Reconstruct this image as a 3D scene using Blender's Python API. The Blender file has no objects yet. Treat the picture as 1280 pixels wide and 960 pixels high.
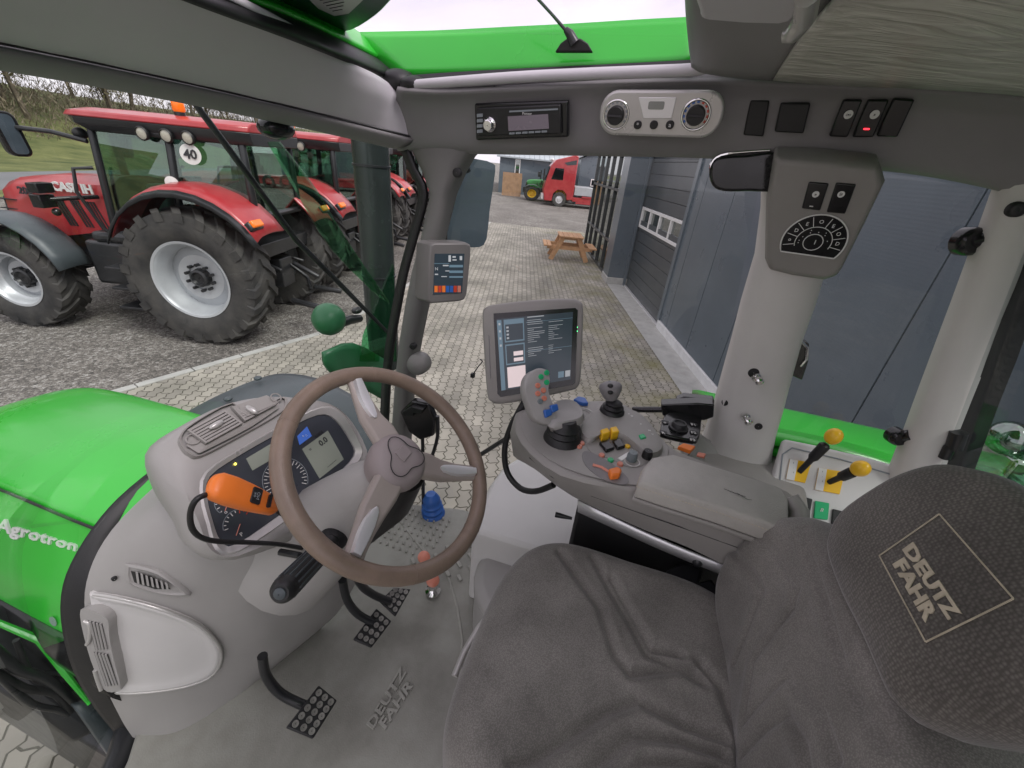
import bpy, bmesh, math, random
from mathutils import Vector as V, Matrix
from math import sin, cos, radians, pi, tan, atan2, sqrt, exp
random.seed(7)
S = bpy.context.scene
COL = S.collection
EYE = 2.75                                  # eye height above the yard
# ---------------- camera frame (from the photo's vanishing points) -----------------
FP = 512.0
_p, _r, _h = radians(28.4), radians(5.7), radians(15.5)
_hv = V((cos(_h), sin(_h), 0)); _z = V((0, 0, 1))
AX = (_hv * cos(_p) - _z * sin(_p)).normalized()
_D0 = -(_z - AX * _z.dot(AX)).normalized()
_R0 = AX.cross(-_D0)
RX = _R0 * cos(_r) - _D0 * sin(_r)
DX = _D0 * cos(_r) + _R0 * sin(_r)
CAMP = V((0, 0, EYE))
def ray(x, y): return AX * FP + RX * (x - 640) + DX * (y - 480)
def PX(x, y, X): r = ray(x, y); return CAMP + r * (X / r.x)
def PY(x, y, Y): r = ray(x, y); return CAMP + r * (Y / r.y)
def PZ(x, y, Z): r = ray(x, y); return CAMP + r * (Z / r.z)          # Z relative to the eye
def PP(x, y, o, n): r = ray(x, y); return CAMP + r * ((o - CAMP).dot(n) / r.dot(n))
TH = radians(16.7)
RU = Matrix.Rotation(TH, 3, 'Z')
def U(u, v, z=0): return RU @ V((u, v, z))                            # yard frame: u along the workshop wall, v away from it
# ---------------- materials ---------------------------------------------------------
MATS = {}
def mat(name, col, rough=.55, metal=0, var=.12, vs=6., bump=.0, bs=120., spec=.5, emit=None, es=0, coat=0, sheen=0, two=None, wear=0):
    m = bpy.data.materials.new(name); m.use_nodes = True; nt = m.node_tree; N = nt.nodes; L = nt.links
    b = N['Principled BSDF']; b.inputs['Roughness'].default_value = rough; b.inputs['Metallic'].default_value = metal
    b.inputs['Specular IOR Level'].default_value = spec
    if coat: b.inputs['Coat Weight'].default_value = coat; b.inputs['Coat Roughness'].default_value = .08
    tc = N.new('ShaderNodeTexCoord')
    if var or two:
        n = N.new('ShaderNodeTexNoise'); n.inputs['Scale'].default_value = vs; n.inputs['Detail'].default_value = 6; n.inputs['Roughness'].default_value = .6
        L.new(tc.outputs['Object'], n.inputs['Vector'])
        r = N.new('ShaderNodeValToRGB'); c = col
        r.color_ramp.elements[0].position = .3; r.color_ramp.elements[1].position = .7
        r.color_ramp.elements[0].color = (c[0]*(1-var), c[1]*(1-var), c[2]*(1-var), 1)
        t = two or (c[0]*(1+var), c[1]*(1+var), c[2]*(1+var)); r.color_ramp.elements[1].color = (*t[:3], 1)
        L.new(n.outputs['Fac'], r.inputs['Fac']); L.new(r.outputs['Color'], b.inputs['Base Color'])
        mr = N.new('ShaderNodeMapRange'); mr.inputs['To Min'].default_value = max(.02, rough-.09); mr.inputs['To Max'].default_value = min(1, rough+.09)
        n2 = N.new('ShaderNodeTexNoise'); n2.inputs['Scale'].default_value = vs*3; n2.inputs['Detail'].default_value = 4
        L.new(tc.outputs['Object'], n2.inputs['Vector']); L.new(n2.outputs['Fac'], mr.inputs['Value']); L.new(mr.outputs['Result'], b.inputs['Roughness'])
    else: b.inputs['Base Color'].default_value = (*col, 1)
    if bump:
        n3 = N.new('ShaderNodeTexNoise'); n3.inputs['Scale'].default_value = bs; n3.inputs['Detail'].default_value = 2
        L.new(tc.outputs['Object'], n3.inputs['Vector'])
        bp = N.new('ShaderNodeBump'); bp.inputs['Strength'].default_value = bump; bp.inputs['Distance'].default_value = .002
        L.new(n3.outputs['Fac'], bp.inputs['Height']); L.new(bp.outputs['Normal'], b.inputs['Normal'])
    if emit: b.inputs['Emission Color'].default_value = (*emit, 1); b.inputs['Emission Strength'].default_value = es
    MATS[name] = m; return m
def node_mat(name):
    m = bpy.data.materials.new(name); m.use_nodes = True; MATS[name] = m
    return m, m.node_tree.nodes, m.node_tree.links, m.node_tree.nodes['Principled BSDF']
def math_n(N, L, op, a, b=None, c=None):
    n = N.new('ShaderNodeMath'); n.operation = op
    for i, v in enumerate((a, b, c)):
        if v is None: continue
        if isinstance(v, (int, float)): n.inputs[i].default_value = v
        else: L.new(v, n.inputs[i])
    return n.outputs[0]
def glass_mat(name, tint, refl=.06, fr=.8, rough=.01):
    m = bpy.data.materials.new(name); m.use_nodes = True; nt = m.node_tree; N = nt.nodes; L = nt.links; N.clear()
    o = N.new('ShaderNodeOutputMaterial'); t = N.new('ShaderNodeBsdfTransparent'); t.inputs[0].default_value = (*tint, 1)
    g = N.new('ShaderNodeBsdfGlossy'); g.inputs['Roughness'].default_value = rough; g.inputs['Color'].default_value = (.9, .95, .92, 1)
    lw = N.new('ShaderNodeLayerWeight'); lw.inputs['Blend'].default_value = .25
    f = math_n(N, L, 'MULTIPLY_ADD', lw.outputs['Fresnel'], fr, refl)
    mx = N.new('ShaderNodeMixShader'); L.new(f, mx.inputs[0]); L.new(t.outputs[0], mx.inputs[1]); L.new(g.outputs[0], mx.inputs[2])
    L.new(mx.outputs[0], o.inputs[0]); MATS[name] = m; return m
trim = mat('cab_trim_light_grey', (.345, .335, .322), .5, bump=.25, bs=900, var=.06, vs=3)
trimd = mat('roof_trim_dark_grey', (.22, .212, .214), .55, bump=.3, bs=900, var=.07, vs=3)
trimh = mat('header_trim_grey', (.54, .52, .545), .42, bump=.2, bs=900, var=.06, vs=3)
trimw = mat('panel_light_grey', (.60, .59, .575), .42, bump=.15, bs=900, var=.05, vs=3)
pod_m = mat('pod_grey', (.25, .24, .225), .5, bump=.2, bs=900, var=.05)
pillar_a = mat('front_pillar_grey', (.165, .162, .155), .5, bump=.2, bs=900, var=.06, vs=3)
silver = mat('silver_plastic', (.50, .49, .47), .3, metal=.35, var=.05)
pillar_m = mat('pillar_plastic', (.57, .555, .53), .48, bump=.2, bs=900, var=.05, vs=4)
black = mat('black_rubber', (.012, .012, .013), .5, var=.2, bump=.15, bs=300)
blackg = mat('black_gloss_plastic', (.012, .012, .013), .18, var=.15)
satin = mat('black_satin_metal', (.02, .021, .023), .32, var=.2)
chrome = mat('bright_chrome', (.75, .75, .74), .12, metal=1, var=.05)
alu = mat('satin_aluminium', (.74, .74, .75), .34, metal=.55, var=.03, vs=3)
matm = mat('floor_mat_rubber', (.215, .21, .182), .62, var=.16, vs=4.5, bump=.3, bs=260, two=(.325, .325, .29))
matd = mat('floor_mat_raised', (.30, .297, .265), .55, var=.15, vs=9)
leath = mat('wheel_rim_brown', (.205, .152, .115), .38, var=.16, vs=22, bump=.25, bs=500)
spoke_m = mat('spoke_taupe', (.33, .29, .26), .45, var=.06, bump=.2, bs=600)
hub_m = mat('hub_taupe', (.30, .26, .255), .5, var=.04, bump=.3, bs=800)
cons = mat('console_taupe', (.29, .277, .26), .5, var=.06, vs=5, bump=.25, bs=800)
consl = mat('console_deck', (.31, .298, .28), .48, var=.05, vs=5, bump=.25, bs=800)
pad_m = mat('armrest_leather', (.40, .385, .355), .5, var=.1, vs=12, bump=.5, bs=350)
green = mat('green_paint', (.028, .45, .03), .30, var=.07, vs=1.6, coat=.35, bump=.05, bs=18)
greend = mat('dark_green_reflection', (.035, .16, .07), .4, var=.1, vs=4)  # used only on solid shapes standing for windscreen reflections
orange = mat('orange_plastic', (.85, .21, .03), .42, var=.07, bump=.15, bs=500)
yellow = mat('yellow_plastic', (.85, .5, .02), .35, var=.05)
blue = mat('blue_plastic', (.03, .12, .42), .4, var=.1)
greenb = mat('green_button', (.02, .42, .16), .35, var=.05)
salmon = mat('salmon_button', (.62, .22, .15), .4, var=.05)
greyb = mat('grey_button', (.16, .19, .20), .4, var=.05)
white = mat('white_plastic', (.72, .72, .70), .4, var=.04)
ink = mat('dark_ink', (.03, .03, .035), .6, var=0)
inkw = mat('white_ink', (.68, .68, .66), .6, var=0)
inkg = mat('grey_ink', (.25, .28, .30), .6, var=0)
logo_m = mat('beige_stitching', (.46, .41, .31), .8, var=.2, vs=60)
fender_m = mat('dark_fender_plastic', (.065, .080, .088), .42, var=.12, vs=5, bump=.1)
red = mat('red_paint', (.39, .020, .030), .32, var=.1, vs=3.5, coat=.35, two=(.43, .05, .052))
rubber = mat('tyre_rubber', (.035, .035, .036), .75, var=.35, vs=4, bump=.5, bs=60, two=(.068, .064, .058))
rim_m = mat('wheel_rim_silver', (.50, .52, .54), .35, metal=.35, var=.08, vs=3)
yellow_rim = mat('wheel_rim_yellow', (.75, .5, .02), .4, var=.06)
navy = mat('workshop_cladding', (.098, .125, .150), .30, var=.13, vs=.9)
def add_ribs(m, period, depth):
    N, L = m.node_tree.nodes, m.node_tree.links; tc = N.new('ShaderNodeTexCoord'); s = N.new('ShaderNodeSeparateXYZ'); L.new(tc.outputs['Object'], s.inputs[0])
    h = math_n(N, L, 'PINGPONG', math_n(N, L, 'ADD', s.outputs[2], 50.0), period/2); n = N.new('ShaderNodeTexNoise'); n.inputs['Scale'].default_value = .6; n.inputs['Detail'].default_value = 0; L.new(tc.outputs['Object'], n.inputs[0])
    h = math_n(N, L, 'ADD', math_n(N, L, 'MULTIPLY', h, depth/period*2), math_n(N, L, 'MULTIPLY', n.outputs['Fac'], .010))
    bp = N.new('ShaderNodeBump'); bp.inputs['Strength'].default_value = .6; bp.inputs['Distance'].default_value = 1.0; L.new(h, bp.inputs['Height']); L.new(bp.outputs[0], N['Principled BSDF'].inputs['Normal'])
add_ribs(navy, .03, .0005)
doorm = mat('workshop_door', (.045, .055, .064), .38, var=.1, vs=.9)
framem = mat('dark_frame', (.022, .027, .031), .4, var=.1)
concrete = mat('concrete', (.40, .40, .38), .85, var=.16, vs=5, bump=.4, bs=60)
plinth_m = mat('pale_plinth', (.66, .67, .67), .8, var=.12, vs=6, bump=.3, bs=40)
whitef = mat('white_frame', (.74, .74, .73), .45, var=.04)
roofm = mat('shed_roof_sheet', (.40, .44, .47), .4, var=.1, vs=.4)
pine = mat('new_pine', (.56, .31, .15), .65, var=.18, vs=8, bump=.3, bs=60)
fencew = mat('fence_wood', (.38, .23, .13), .75, var=.2, vs=3)
bark = mat('bark', (.13, .105, .075), .85, var=.35, vs=3, bump=.5, bs=30)
twig = mat('budding_twigs', (.125, .115, .058), .8, var=.35, vs=.9, two=(.21, .19, .085))
twig2 = mat('bare_twigs', (.15, .125, .085), .8, var=.3, vs=.9, two=(.24, .20, .13))
amber = mat('amber_lens', (.9, .17, .015), .2, var=.05, emit=(1, .25, .01), es=.12)
redlens = mat('red_lens', (.55, .06, .03), .25, var=.05)
film = None
glass_ws = glass_mat('windscreen_glass', (.92, .965, .94), .022, .28)
glass_s = glass_mat('side_glass', (.93, .955, .945), .025, .30)
glass_t = glass_mat('tractor_cab_glass', (.66, .80, .73), .08, .5)
glass_d = glass_mat('dark_window_glass', (.16, .2, .22), .25)
glass_rear = glass_mat('rear_glass', (.72, .76, .76), .01, .04)
glass_roof = glass_mat('roof_hatch_glass', (.96, .94, .97), .008, .05)
mirror_m = mat('mirror_glass', (.060, .078, .095), .12, metal=0, var=.15, spec=.5)
exh_m = mat('exhaust_shield', (.05, .062, .06), .25, metal=.5, var=.2, vs=3)
# seat fabric : fine weave
def fabric(name, c1, c2, sc, rn=.85):
    m, N, L, b = node_mat(name); tc = N.new('ShaderNodeTexCoord')
    mp = N.new('ShaderNodeMapping'); mp.inputs['Rotation'].default_value = (0, 0, .5); L.new(tc.outputs['Object'], mp.inputs['Vector'])
    v = N.new('ShaderNodeTexVoronoi'); v.inputs['Scale'].default_value = sc; v.inputs['Randomness'].default_value = rn
    L.new(mp.outputs[0], v.inputs['Vector'])
    n = N.new('ShaderNodeTexNoise'); n.inputs['Scale'].default_value = 7; n.inputs['Detail'].default_value = 6; L.new(tc.outputs['Object'], n.inputs['Vector'])
    r = N.new('ShaderNodeValToRGB'); r.color_ramp.elements[0].color = (*c2, 1); r.color_ramp.elements[1].color = (*c1, 1)
    r.color_ramp.elements[0].position = .15; r.color_ramp.elements[1].position = .62
    L.new(v.outputs['Distance'], r.inputs['Fac'])
    mx = N.new('ShaderNodeMixRGB'); mx.blend_type = 'MULTIPLY'; mx.inputs['Fac'].default_value = .8; L.new(r.outputs[0], mx.inputs[1])
    r2 = N.new('ShaderNodeValToRGB'); r2.color_ramp.elements[0].color = (.62, .60, .57, 1); r2.color_ramp.elements[1].color = (1.15, 1.12, 1.08, 1)
    r2.color_ramp.elements[0].position = .35; r2.color_ramp.elements[1].position = .65
    L.new(n.outputs['Fac'], r2.inputs['Fac']); L.new(r2.outputs[0], mx.inputs[2]); L.new(mx.outputs[0], b.inputs['Base Color'])
    b.inputs['Roughness'].default_value = .85; b.inputs['Sheen Weight'].default_value = .25; b.inputs['Specular IOR Level'].default_value = .25
    bp = N.new('ShaderNodeBump'); bp.inputs['Strength'].default_value = .45; bp.inputs['Distance'].default_value = .001; bp.invert = True
    L.new(v.outputs['Distance'], bp.inputs['Height']); L.new(bp.outputs[0], b.inputs['Normal']); return m
seatf = fabric('seat_fabric', (.155, .150, .141), (.245, .237, .224), 420)
seatb = fabric('seat_fabric_dark', (.085, .080, .073), (.165, .156, .144), 270, .4)
# ---------------- mesh builder ----------------------------------------------------------
class MB:
    def __init__(s): s.v = []; s.f = []; s.m = []; s.ms = []; s.cur = 0
    def use(s, m):
        if m not in s.ms: s.ms.append(m)
        s.cur = s.ms.index(m); return s
    def add(s, vs, fs):
        o = len(s.v); s.v += [V(a) for a in vs]; s.f += [tuple(i + o for i in f) for f in fs]; s.m += [s.cur] * len(fs); return s
    def box(s, c, d, R=None):
        c = V(c); R = R or Matrix.Identity(3)
        vs = [c + R @ V((d[0]*i/2, d[1]*j/2, d[2]*k/2)) for i in (-1, 1) for j in (-1, 1) for k in (-1, 1)]
        return s.add(vs, [(0,1,3,2), (4,6,7,5), (0,4,5,1), (2,3,7,6), (0,2,6,4), (1,5,7,3)])
    def prism(s, pts, vec):
        pts = [V(p) for p in pts]; n = len(pts); vec = V(vec)
        s.add(pts + [p + vec for p in pts], [tuple(range(n))[::-1], tuple(range(n, 2*n))] + [(i, (i+1) % n, (i+1) % n + n, i + n) for i in range(n)]); return s
    def cyl(s, a, b, r0, r1=None, n=16, caps=True):
        return s.tube([a, b], [r0, r0 if r1 is None else r1], n, caps)
    def tube(s, path, r, n=10, caps=True):
        path = [V(p) for p in path]; k = len(path)
        if not isinstance(r, (list, tuple)): r = [r]*k
        vs = []; fr = None
        for i, p in enumerate(path):
            t = (path[min(i+1, k-1)] - path[max(i-1, 0)]).normalized()
            if fr is None:
                a = V((0, 0, 1)) if abs(t.z) < .9 else V((1, 0, 0)); x = t.cross(a).normalized()
            else: x = (fr - t * fr.dot(t)).normalized()
            fr = x; y = t.cross(x)
            vs += [p + (x*cos(2*pi*j/n) + y*sin(2*pi*j/n)) * r[i] for j in range(n)]
        fs = [(i*n+j, i*n+(j+1) % n, (i+1)*n+(j+1) % n, (i+1)*n+j) for i in range(k-1) for j in range(n)]
        if caps: fs += [tuple(range(n))[::-1], tuple(range((k-1)*n, k*n))]
        return s.add(vs, fs)
    def lathe(s, prof, o, ax, n=32, xr=None):          # prof = [(radius, height along axis)]
        o = V(o); ax = V(ax).normalized(); a = xr or (V((0, 0, 1)) if abs(ax.z) < .9 else V((1, 0, 0)))
        x = (V(a) - ax * V(a).dot(ax)).normalized(); y = ax.cross(x); vs = []
        for r, h in prof: vs += [o + ax*h + (x*cos(2*pi*j/n) + y*sin(2*pi*j/n))*max(r, 1e-5) for j in range(n)]
        k = len(prof); fs = [(i*n+j, i*n+(j+1) % n, (i+1)*n+(j+1) % n, (i+1)*n+j) for i in range(k-1) for j in range(n)]
        return s.add(vs, fs)
    def torus(s, c, ax, R, r, n=48, k=12, x=None):
        prof = [(R + r*cos(2*pi*i/k), r*sin(2*pi*i/k)) for i in range(k+1)]
        return s.lathe(prof, c, ax, n, x)
    def ell(s, c, d, R=None, n=16, k=10):
        R = R or Matrix.Identity(3); c = V(c)
        prof = [(sin(pi*i/k), -cos(pi*i/k)) for i in range(k+1)]; vs = []
        for r, h in prof: vs += [c + R @ V((d[0]*r*cos(2*pi*j/n), d[1]*r*sin(2*pi*j/n), d[2]*h)) for j in range(n)]
        return s.add(vs, [(i*n+j, i*n+(j+1) % n, (i+1)*n+(j+1) % n, (i+1)*n+j) for i in range(k) for j in range(n)])
    def grid(s, rows, su=4, sv=4, fn=None):           # smooth surface through rows of points
        def cr(P, t):
            n = len(P) - 1; i = min(int(t), n-1); f = t - i
            p1, p2 = P[i], P[i+1]; p0 = P[i-1] if i > 0 else p1*2 - p2; p3 = P[i+2] if i+2 <= n else p2*2 - p1
            return .5*((2*p1) + (p2-p0)*f + (2*p0-5*p1+4*p2-p3)*f*f + (3*p1-p0-3*p2+p3)*f**3)
        rows = [[V(p) for p in r] for r in rows]
        R2 = [[cr(r, j/su) for j in range((len(r)-1)*su+1)] for r in rows]
        cols = list(zip(*R2)); C2 = [[cr(list(c), i/sv) for i in range((len(rows)-1)*sv+1)] for c in cols]
        nu = len(C2); nv = len(C2[0]); vs = [C2[j][i] for i in range(nv) for j in range(nu)]
        if fn: vs = [fn(v) for v in vs]
        return s.add(vs, [(i*nu+j, i*nu+j+1, (i+1)*nu+j+1, (i+1)*nu+j) for i in range(nv-1) for j in range(nu-1)])
    def loft(s, rings, caps=True, sub=1):
        n = len(rings[0]); vs = [V(p) for r in rings for p in r]; k = len(rings)
        fs = [(i*n+j, i*n+(j+1) % n, (i+1)*n+(j+1) % n, (i+1)*n+j) for i in range(k-1) for j in range(n)]
        if caps: fs += [tuple(range(n))[::-1], tuple(range((k-1)*n, k*n))]
        return s.add(vs, fs)
    def build(s, name, m=None, parent=None, bevel=0, solid=0, smooth=35, seg=2, sub=0, label=None, off=-1):
        me = bpy.data.meshes.new(name); org = parent.matrix_world.translation if parent else V((0, 0, 0))
        if parent:
            org = V((0, 0, 0)); q = parent
            while q: org = org + q.location; q = q.parent
        me.from_pydata([tuple(v - org) for v in s.v], [], s.f)
        ms = s.ms if s.ms else [m]
        for q in ms: me.materials.append(q)
        bm = bmesh.new(); bm.from_mesh(me)
        if s.ms:
            for f, i in zip(bm.faces, s.m): f.material_index = i
        bmesh.ops.recalc_face_normals(bm, faces=bm.faces)
        for f in bm.faces: f.smooth = smooth > 0
        if smooth > 0:
            lim = radians(smooth)
            for e in bm.edges:
                if len(e.link_faces) == 2 and e.calc_face_angle(0) > lim: e.smooth = False
        bm.to_mesh(me); bm.free()
        o = bpy.data.objects.new(name, me); COL.objects.link(o); o.parent = parent
        if sub: md = o.modifiers.new('s', 'SUBSURF'); md.levels = md.render_levels = sub
        if solid: md = o.modifiers.new('t', 'SOLIDIFY'); md.thickness = solid; md.offset = off
        if bevel: md = o.modifiers.new('b', 'BEVEL'); md.width = bevel; md.segments = seg; md.limit_method = 'ANGLE'; md.angle_limit = radians(40)
        if label: o['label'] = label
        return o
from mathutils.bvhtree import BVHTree
class Surf:
    """the surface of a builder: where a sight line meets it, lifted along its normal"""
    def __init__(s, mb): s.t = BVHTree.FromPolygons([tuple(v) for v in mb.v], [f for f in mb.f])
    def __call__(s, x, y, l=0):
        r = ray(x, y).normalized(); h = s.t.ray_cast(CAMP, r)
        if h[0] is None:
            h = s.t.find_nearest(CAMP + r*.9)
        n = h[1] if h[1].dot(r) < 0 else -h[1]; return h[0] + n*l
    def n(s, x, y):
        r = ray(x, y).normalized(); h = s.t.ray_cast(CAMP, r); 
        if h[0] is None: h = s.t.find_nearest(CAMP + r*.9)
        return h[1] if h[1].dot(r) < 0 else -h[1]
def thing(name, label, cat, loc=(0, 0, 0), group=None, parent=None):
    o = bpy.data.objects.new(name, None); COL.objects.link(o); o.location = loc; o['label'] = label; o['category'] = cat
    o.empty_display_size = .1
    if group: o['group'] = group
    return o
def tag(o, label, cat, group=None):
    o['label'] = label; o['category'] = cat
    if group: o['group'] = group
    return o
def struct(o): o['kind'] = 'structure'; return o
def rrect(c, x, y, w, h, r, k=4):                     # rounded rectangle outline, c centre, x/y unit vectors
    c = V(c); out = []
    for sx, sy, a0 in ((1, 1, 0), (-1, 1, 90), (-1, -1, 180), (1, -1, 270)):
        for i in range(k+1):
            a = radians(a0 + 90*i/k); out.append(c + x*(sx*(w/2-r) + r*cos(a)) + y*(sy*(h/2-r) + r*sin(a)))
    return out
def smooth_poly(pts, k=3, closed=True):
    n = len(pts); out = []
    for i in range(n if closed else n-1):
        p0, p1, p2, p3 = (pts[(i-1) % n], pts[i], pts[(i+1) % n], pts[(i+2) % n]) if closed else (pts[max(i-1, 0)], pts[i], pts[i+1], pts[min(i+2, n-1)])
        for j in range(k):
            f = j/k; out.append(.5*((2*p1) + (p2-p0)*f + (2*p0-5*p1+4*p2-p3)*f*f + (3*p1-p0-3*p2+p3)*f**3))
    if not closed: out.append(pts[-1])
    return out
def text_into(mb, s, o, x, y, size, m, depth=.0008, bold=0, align='CENTER', spacing=1.0):
    cu = bpy.data.curves.new('t', 'FONT'); cu.body = s; cu.size = size; cu.extrude = depth; cu.offset = bold; cu.align_x = align; cu.align_y = 'CENTER'
    cu.space_character = spacing; cu.resolution_u = 2
    ob = bpy.data.objects.new('t', cu); COL.objects.link(ob); bpy.context.view_layer.update()
    me = ob.evaluated_get(bpy.context.evaluated_depsgraph_get()).to_mesh()
    x = V(x).normalized(); y = V(y); y = (y - x*y.dot(x)).normalized(); z = x.cross(y); o = V(o)
    vs = [o + x*v.co.x + y*v.co.y + z*v.co.z for v in me.vertices]; fs = [tuple(p.vertices) for p in me.polygons]
    mb.use(m); mb.add(vs, fs); ob.to_mesh_clear(); bpy.data.objects.remove(ob); bpy.data.curves.remove(cu)
def text_quad(mb, s, TL, TR, BR, BL, fn, l0, l1, m, bold=.03, spacing=1.0):
    """lettering fitted between four corners on a surface"""
    cu = bpy.data.curves.new('t', 'FONT'); cu.body = s; cu.size = 1; cu.extrude = .1; cu.offset = bold; cu.space_character = spacing; cu.resolution_u = 2
    ob = bpy.data.objects.new('t', cu); COL.objects.link(ob); bpy.context.view_layer.update()
    me = ob.evaluated_get(bpy.context.evaluated_depsgraph_get()).to_mesh(); xs = [v.co.x for v in me.vertices]; ys = [v.co.y for v in me.vertices]
    X0, X1, Y0, Y1 = min(xs), max(xs), min(ys), max(ys); TL, TR, BR, BL = (V((*q, 0)) for q in (TL, TR, BR, BL)); vs = []
    for v in me.vertices:
        u = (v.co.x-X0)/(X1-X0); w = (v.co.y-Y0)/(Y1-Y0); p = (BL*(1-u)+BR*u)*(1-w) + (TL*(1-u)+TR*u)*w; vs.append(fn(p.x, p.y, l1 if v.co.z > 0 else l0))
    fs = [tuple(p.vertices) for p in me.polygons]; mb.use(m); mb.add(vs, fs); ob.to_mesh_clear(); bpy.data.objects.remove(ob); bpy.data.curves.remove(cu)
def copy_tree(o, parent=None):
    c = o.copy(); COL.objects.link(c); c.parent = parent
    for ch in [q for q in o.children]: copy_tree(ch, c)
    return c
# =============================== YARD ====================================
def gravel_mat():
    m, N, L, b = node_mat('gravel'); tc = N.new('ShaderNodeTexCoord'); b.inputs['Roughness'].default_value = .95
    v = N.new('ShaderNodeTexVoronoi'); v.inputs['Scale'].default_value = 26; L.new(tc.outputs['Object'], v.inputs['Vector'])
    v2 = N.new('ShaderNodeTexVoronoi'); v2.inputs['Scale'].default_value = 62; L.new(tc.outputs['Object'], v2.inputs['Vector'])
    r = N.new('ShaderNodeValToRGB'); e = r.color_ramp.elements; e[0].color = (.05, .047, .045, 1); e[1].color = (.46, .45, .43, 1); e[1].position = .95
    x = e.new(.35); x.color = (.125, .115, .104, 1); x = e.new(.65); x.color = (.235, .215, .192, 1)
    sp = N.new('ShaderNodeSeparateColor'); L.new(v.outputs['Color'], sp.inputs[0]); sp2 = N.new('ShaderNodeSeparateColor'); L.new(v2.outputs['Color'], sp2.inputs[0])
    n = N.new('ShaderNodeTexNoise'); n.inputs['Scale'].default_value = .7; n.inputs['Detail'].default_value = 5; L.new(tc.outputs['Object'], n.inputs['Vector'])
    f = math_n(N, L, 'MULTIPLY_ADD', sp.outputs[0], .45, math_n(N, L, 'MULTIPLY', sp2.outputs[1], .45)); 
    f = math_n(N, L, 'MULTIPLY_ADD', n.outputs['Fac'], .5, math_n(N, L, 'SUBTRACT', f, .2)); L.new(f, r.inputs['Fac']); L.new(r.outputs[0], b.inputs['Base Color'])
    h = math_n(N, L, 'ADD', v.outputs['Distance'], v2.outputs['Distance']); bp = N.new('ShaderNodeBump'); bp.invert = True; bp.inputs['Strength'].default_value = .8; bp.inputs['Distance'].default_value = .02
    L.new(h, bp.inputs['Height']); L.new(bp.outputs[0], b.inputs['Normal']); return m
def paver_mat():
    m, N, L, b = node_mat('interlocking_pavers'); tc = N.new('ShaderNodeTexCoord'); b.inputs['Roughness'].default_value = .85
    mp = N.new('ShaderNodeMapping'); mp.inputs['Rotation'].default_value = (0, 0, -TH); L.new(tc.outputs['Object'], mp.inputs['Vector'])
    s = N.new('ShaderNodeSeparateXYZ'); L.new(mp.outputs[0], s.inputs[0]); X, Y = s.outputs[0], s.outputs[1]
    W, Hh = .215, .112
    t1 = math_n(N, L, 'PINGPONG', math_n(N, L, 'ADD', X, 100), W/4)            # zigzag along u
    t1 = math_n(N, L, 'MULTIPLY_ADD', math_n(N, L, 'SMOOTHSTEP' if False else 'MULTIPLY', t1, 1.0), .60, -.015)
    t2 = math_n(N, L, 'PINGPONG', math_n(N, L, 'ADD', Y, 100.0), Hh/2); t2 = math_n(N, L, 'MULTIPLY_ADD', t2, .30, -.008)
    c = N.new('ShaderNodeCombineXYZ'); L.new(math_n(N, L, 'ADD', X, t2), c.inputs[0]); L.new(math_n(N, L, 'ADD', Y, t1), c.inputs[1])
    br = N.new('ShaderNodeTexBrick'); br.inputs['Scale'].default_value = 1; br.inputs['Brick Width'].default_value = W; br.inputs['Row Height'].default_value = Hh
    br.inputs['Mortar Size'].default_value = .0065; br.inputs['Mortar Smooth'].default_value = .35; br.inputs['Color1'].default_value = (.39, .37, .33, 1); br.inputs['Color2'].default_value = (.285, .27, .245, 1)
    br.inputs['Mortar'].default_value = (.085, .08, .06, 1); L.new(c.outputs[0], br.inputs['Vector'])
    n = N.new('ShaderNodeTexNoise'); n.inputs['Scale'].default_value = 1.1; n.inputs['Detail'].default_value = 8; L.new(tc.outputs['Object'], n.inputs['Vector'])
    r = N.new('ShaderNodeValToRGB'); r.color_ramp.elements[0].position = .33; r.color_ramp.elements[0].color = (.66, .66, .62, 1); r.color_ramp.elements[1].position = .68; r.color_ramp.elements[1].color = (1.12, 1.1, 1.06, 1)
    L.new(n.outputs['Fac'], r.inputs['Fac']); mx = N.new('ShaderNodeMixRGB'); mx.blend_type = 'MULTIPLY'; mx.inputs['Fac'].default_value = 1; L.new(br.outputs['Color'], mx.inputs[1]); L.new(r.outputs[0], mx.inputs[2])
    # moss growing in the damp strip along the wall
    n2 = N.new('ShaderNodeTexNoise'); n2.inputs['Scale'].default_value = 1.6; n2.inputs['Detail'].default_value = 9; L.new(tc.outputs['Object'], n2.inputs['Vector'])
    g = N.new('ShaderNodeMapRange'); g.inputs['From Min'].default_value = -.4; g.inputs['From Max'].default_value = -2.3; L.new(Y, g.inputs['Value'])
    mk = math_n(N, L, 'MULTIPLY', g.outputs[0], math_n(N, L, 'MULTIPLY_ADD', n2.outputs['Fac'], 2.6, -1.05)); mk.node.use_clamp = True
    mk = math_n(N, L, 'MULTIPLY', mk, .8)
    mx2 = N.new('ShaderNodeMixRGB'); L.new(mk, mx2.inputs[0]); L.new(mx.outputs[0], mx2.inputs[1]); mx2.inputs[2].default_value = (.20, .19, .055, 1); L.new(mx2.outputs[0], b.inputs['Base Color'])
    bp = N.new('ShaderNodeBump'); bp.invert = True; bp.inputs['Strength'].default_value = .8; bp.inputs['Distance'].default_value = .006; L.new(br.outputs['Fac'], bp.inputs['Height']); L.new(bp.outputs[0], b.inputs['Normal'])
    return m
gravel = gravel_mat(); paver = paver_mat()
grass = mat('grass', (.085, .12, .028), .9, var=.35, vs=.6, bump=.8, bs=9, two=(.19, .20, .07))
asphalt = mat('asphalt', (.17, .175, .185), .8, var=.12, vs=.4, bump=.3, bs=50)
mb = MB(); mb.add([(-450, -450, 0), (450, -450, 0), (450, 450, 0), (-450, 450, 0)], [(0, 1, 2, 3)]); struct(mb.build('ground', gravel, smooth=0))
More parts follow.
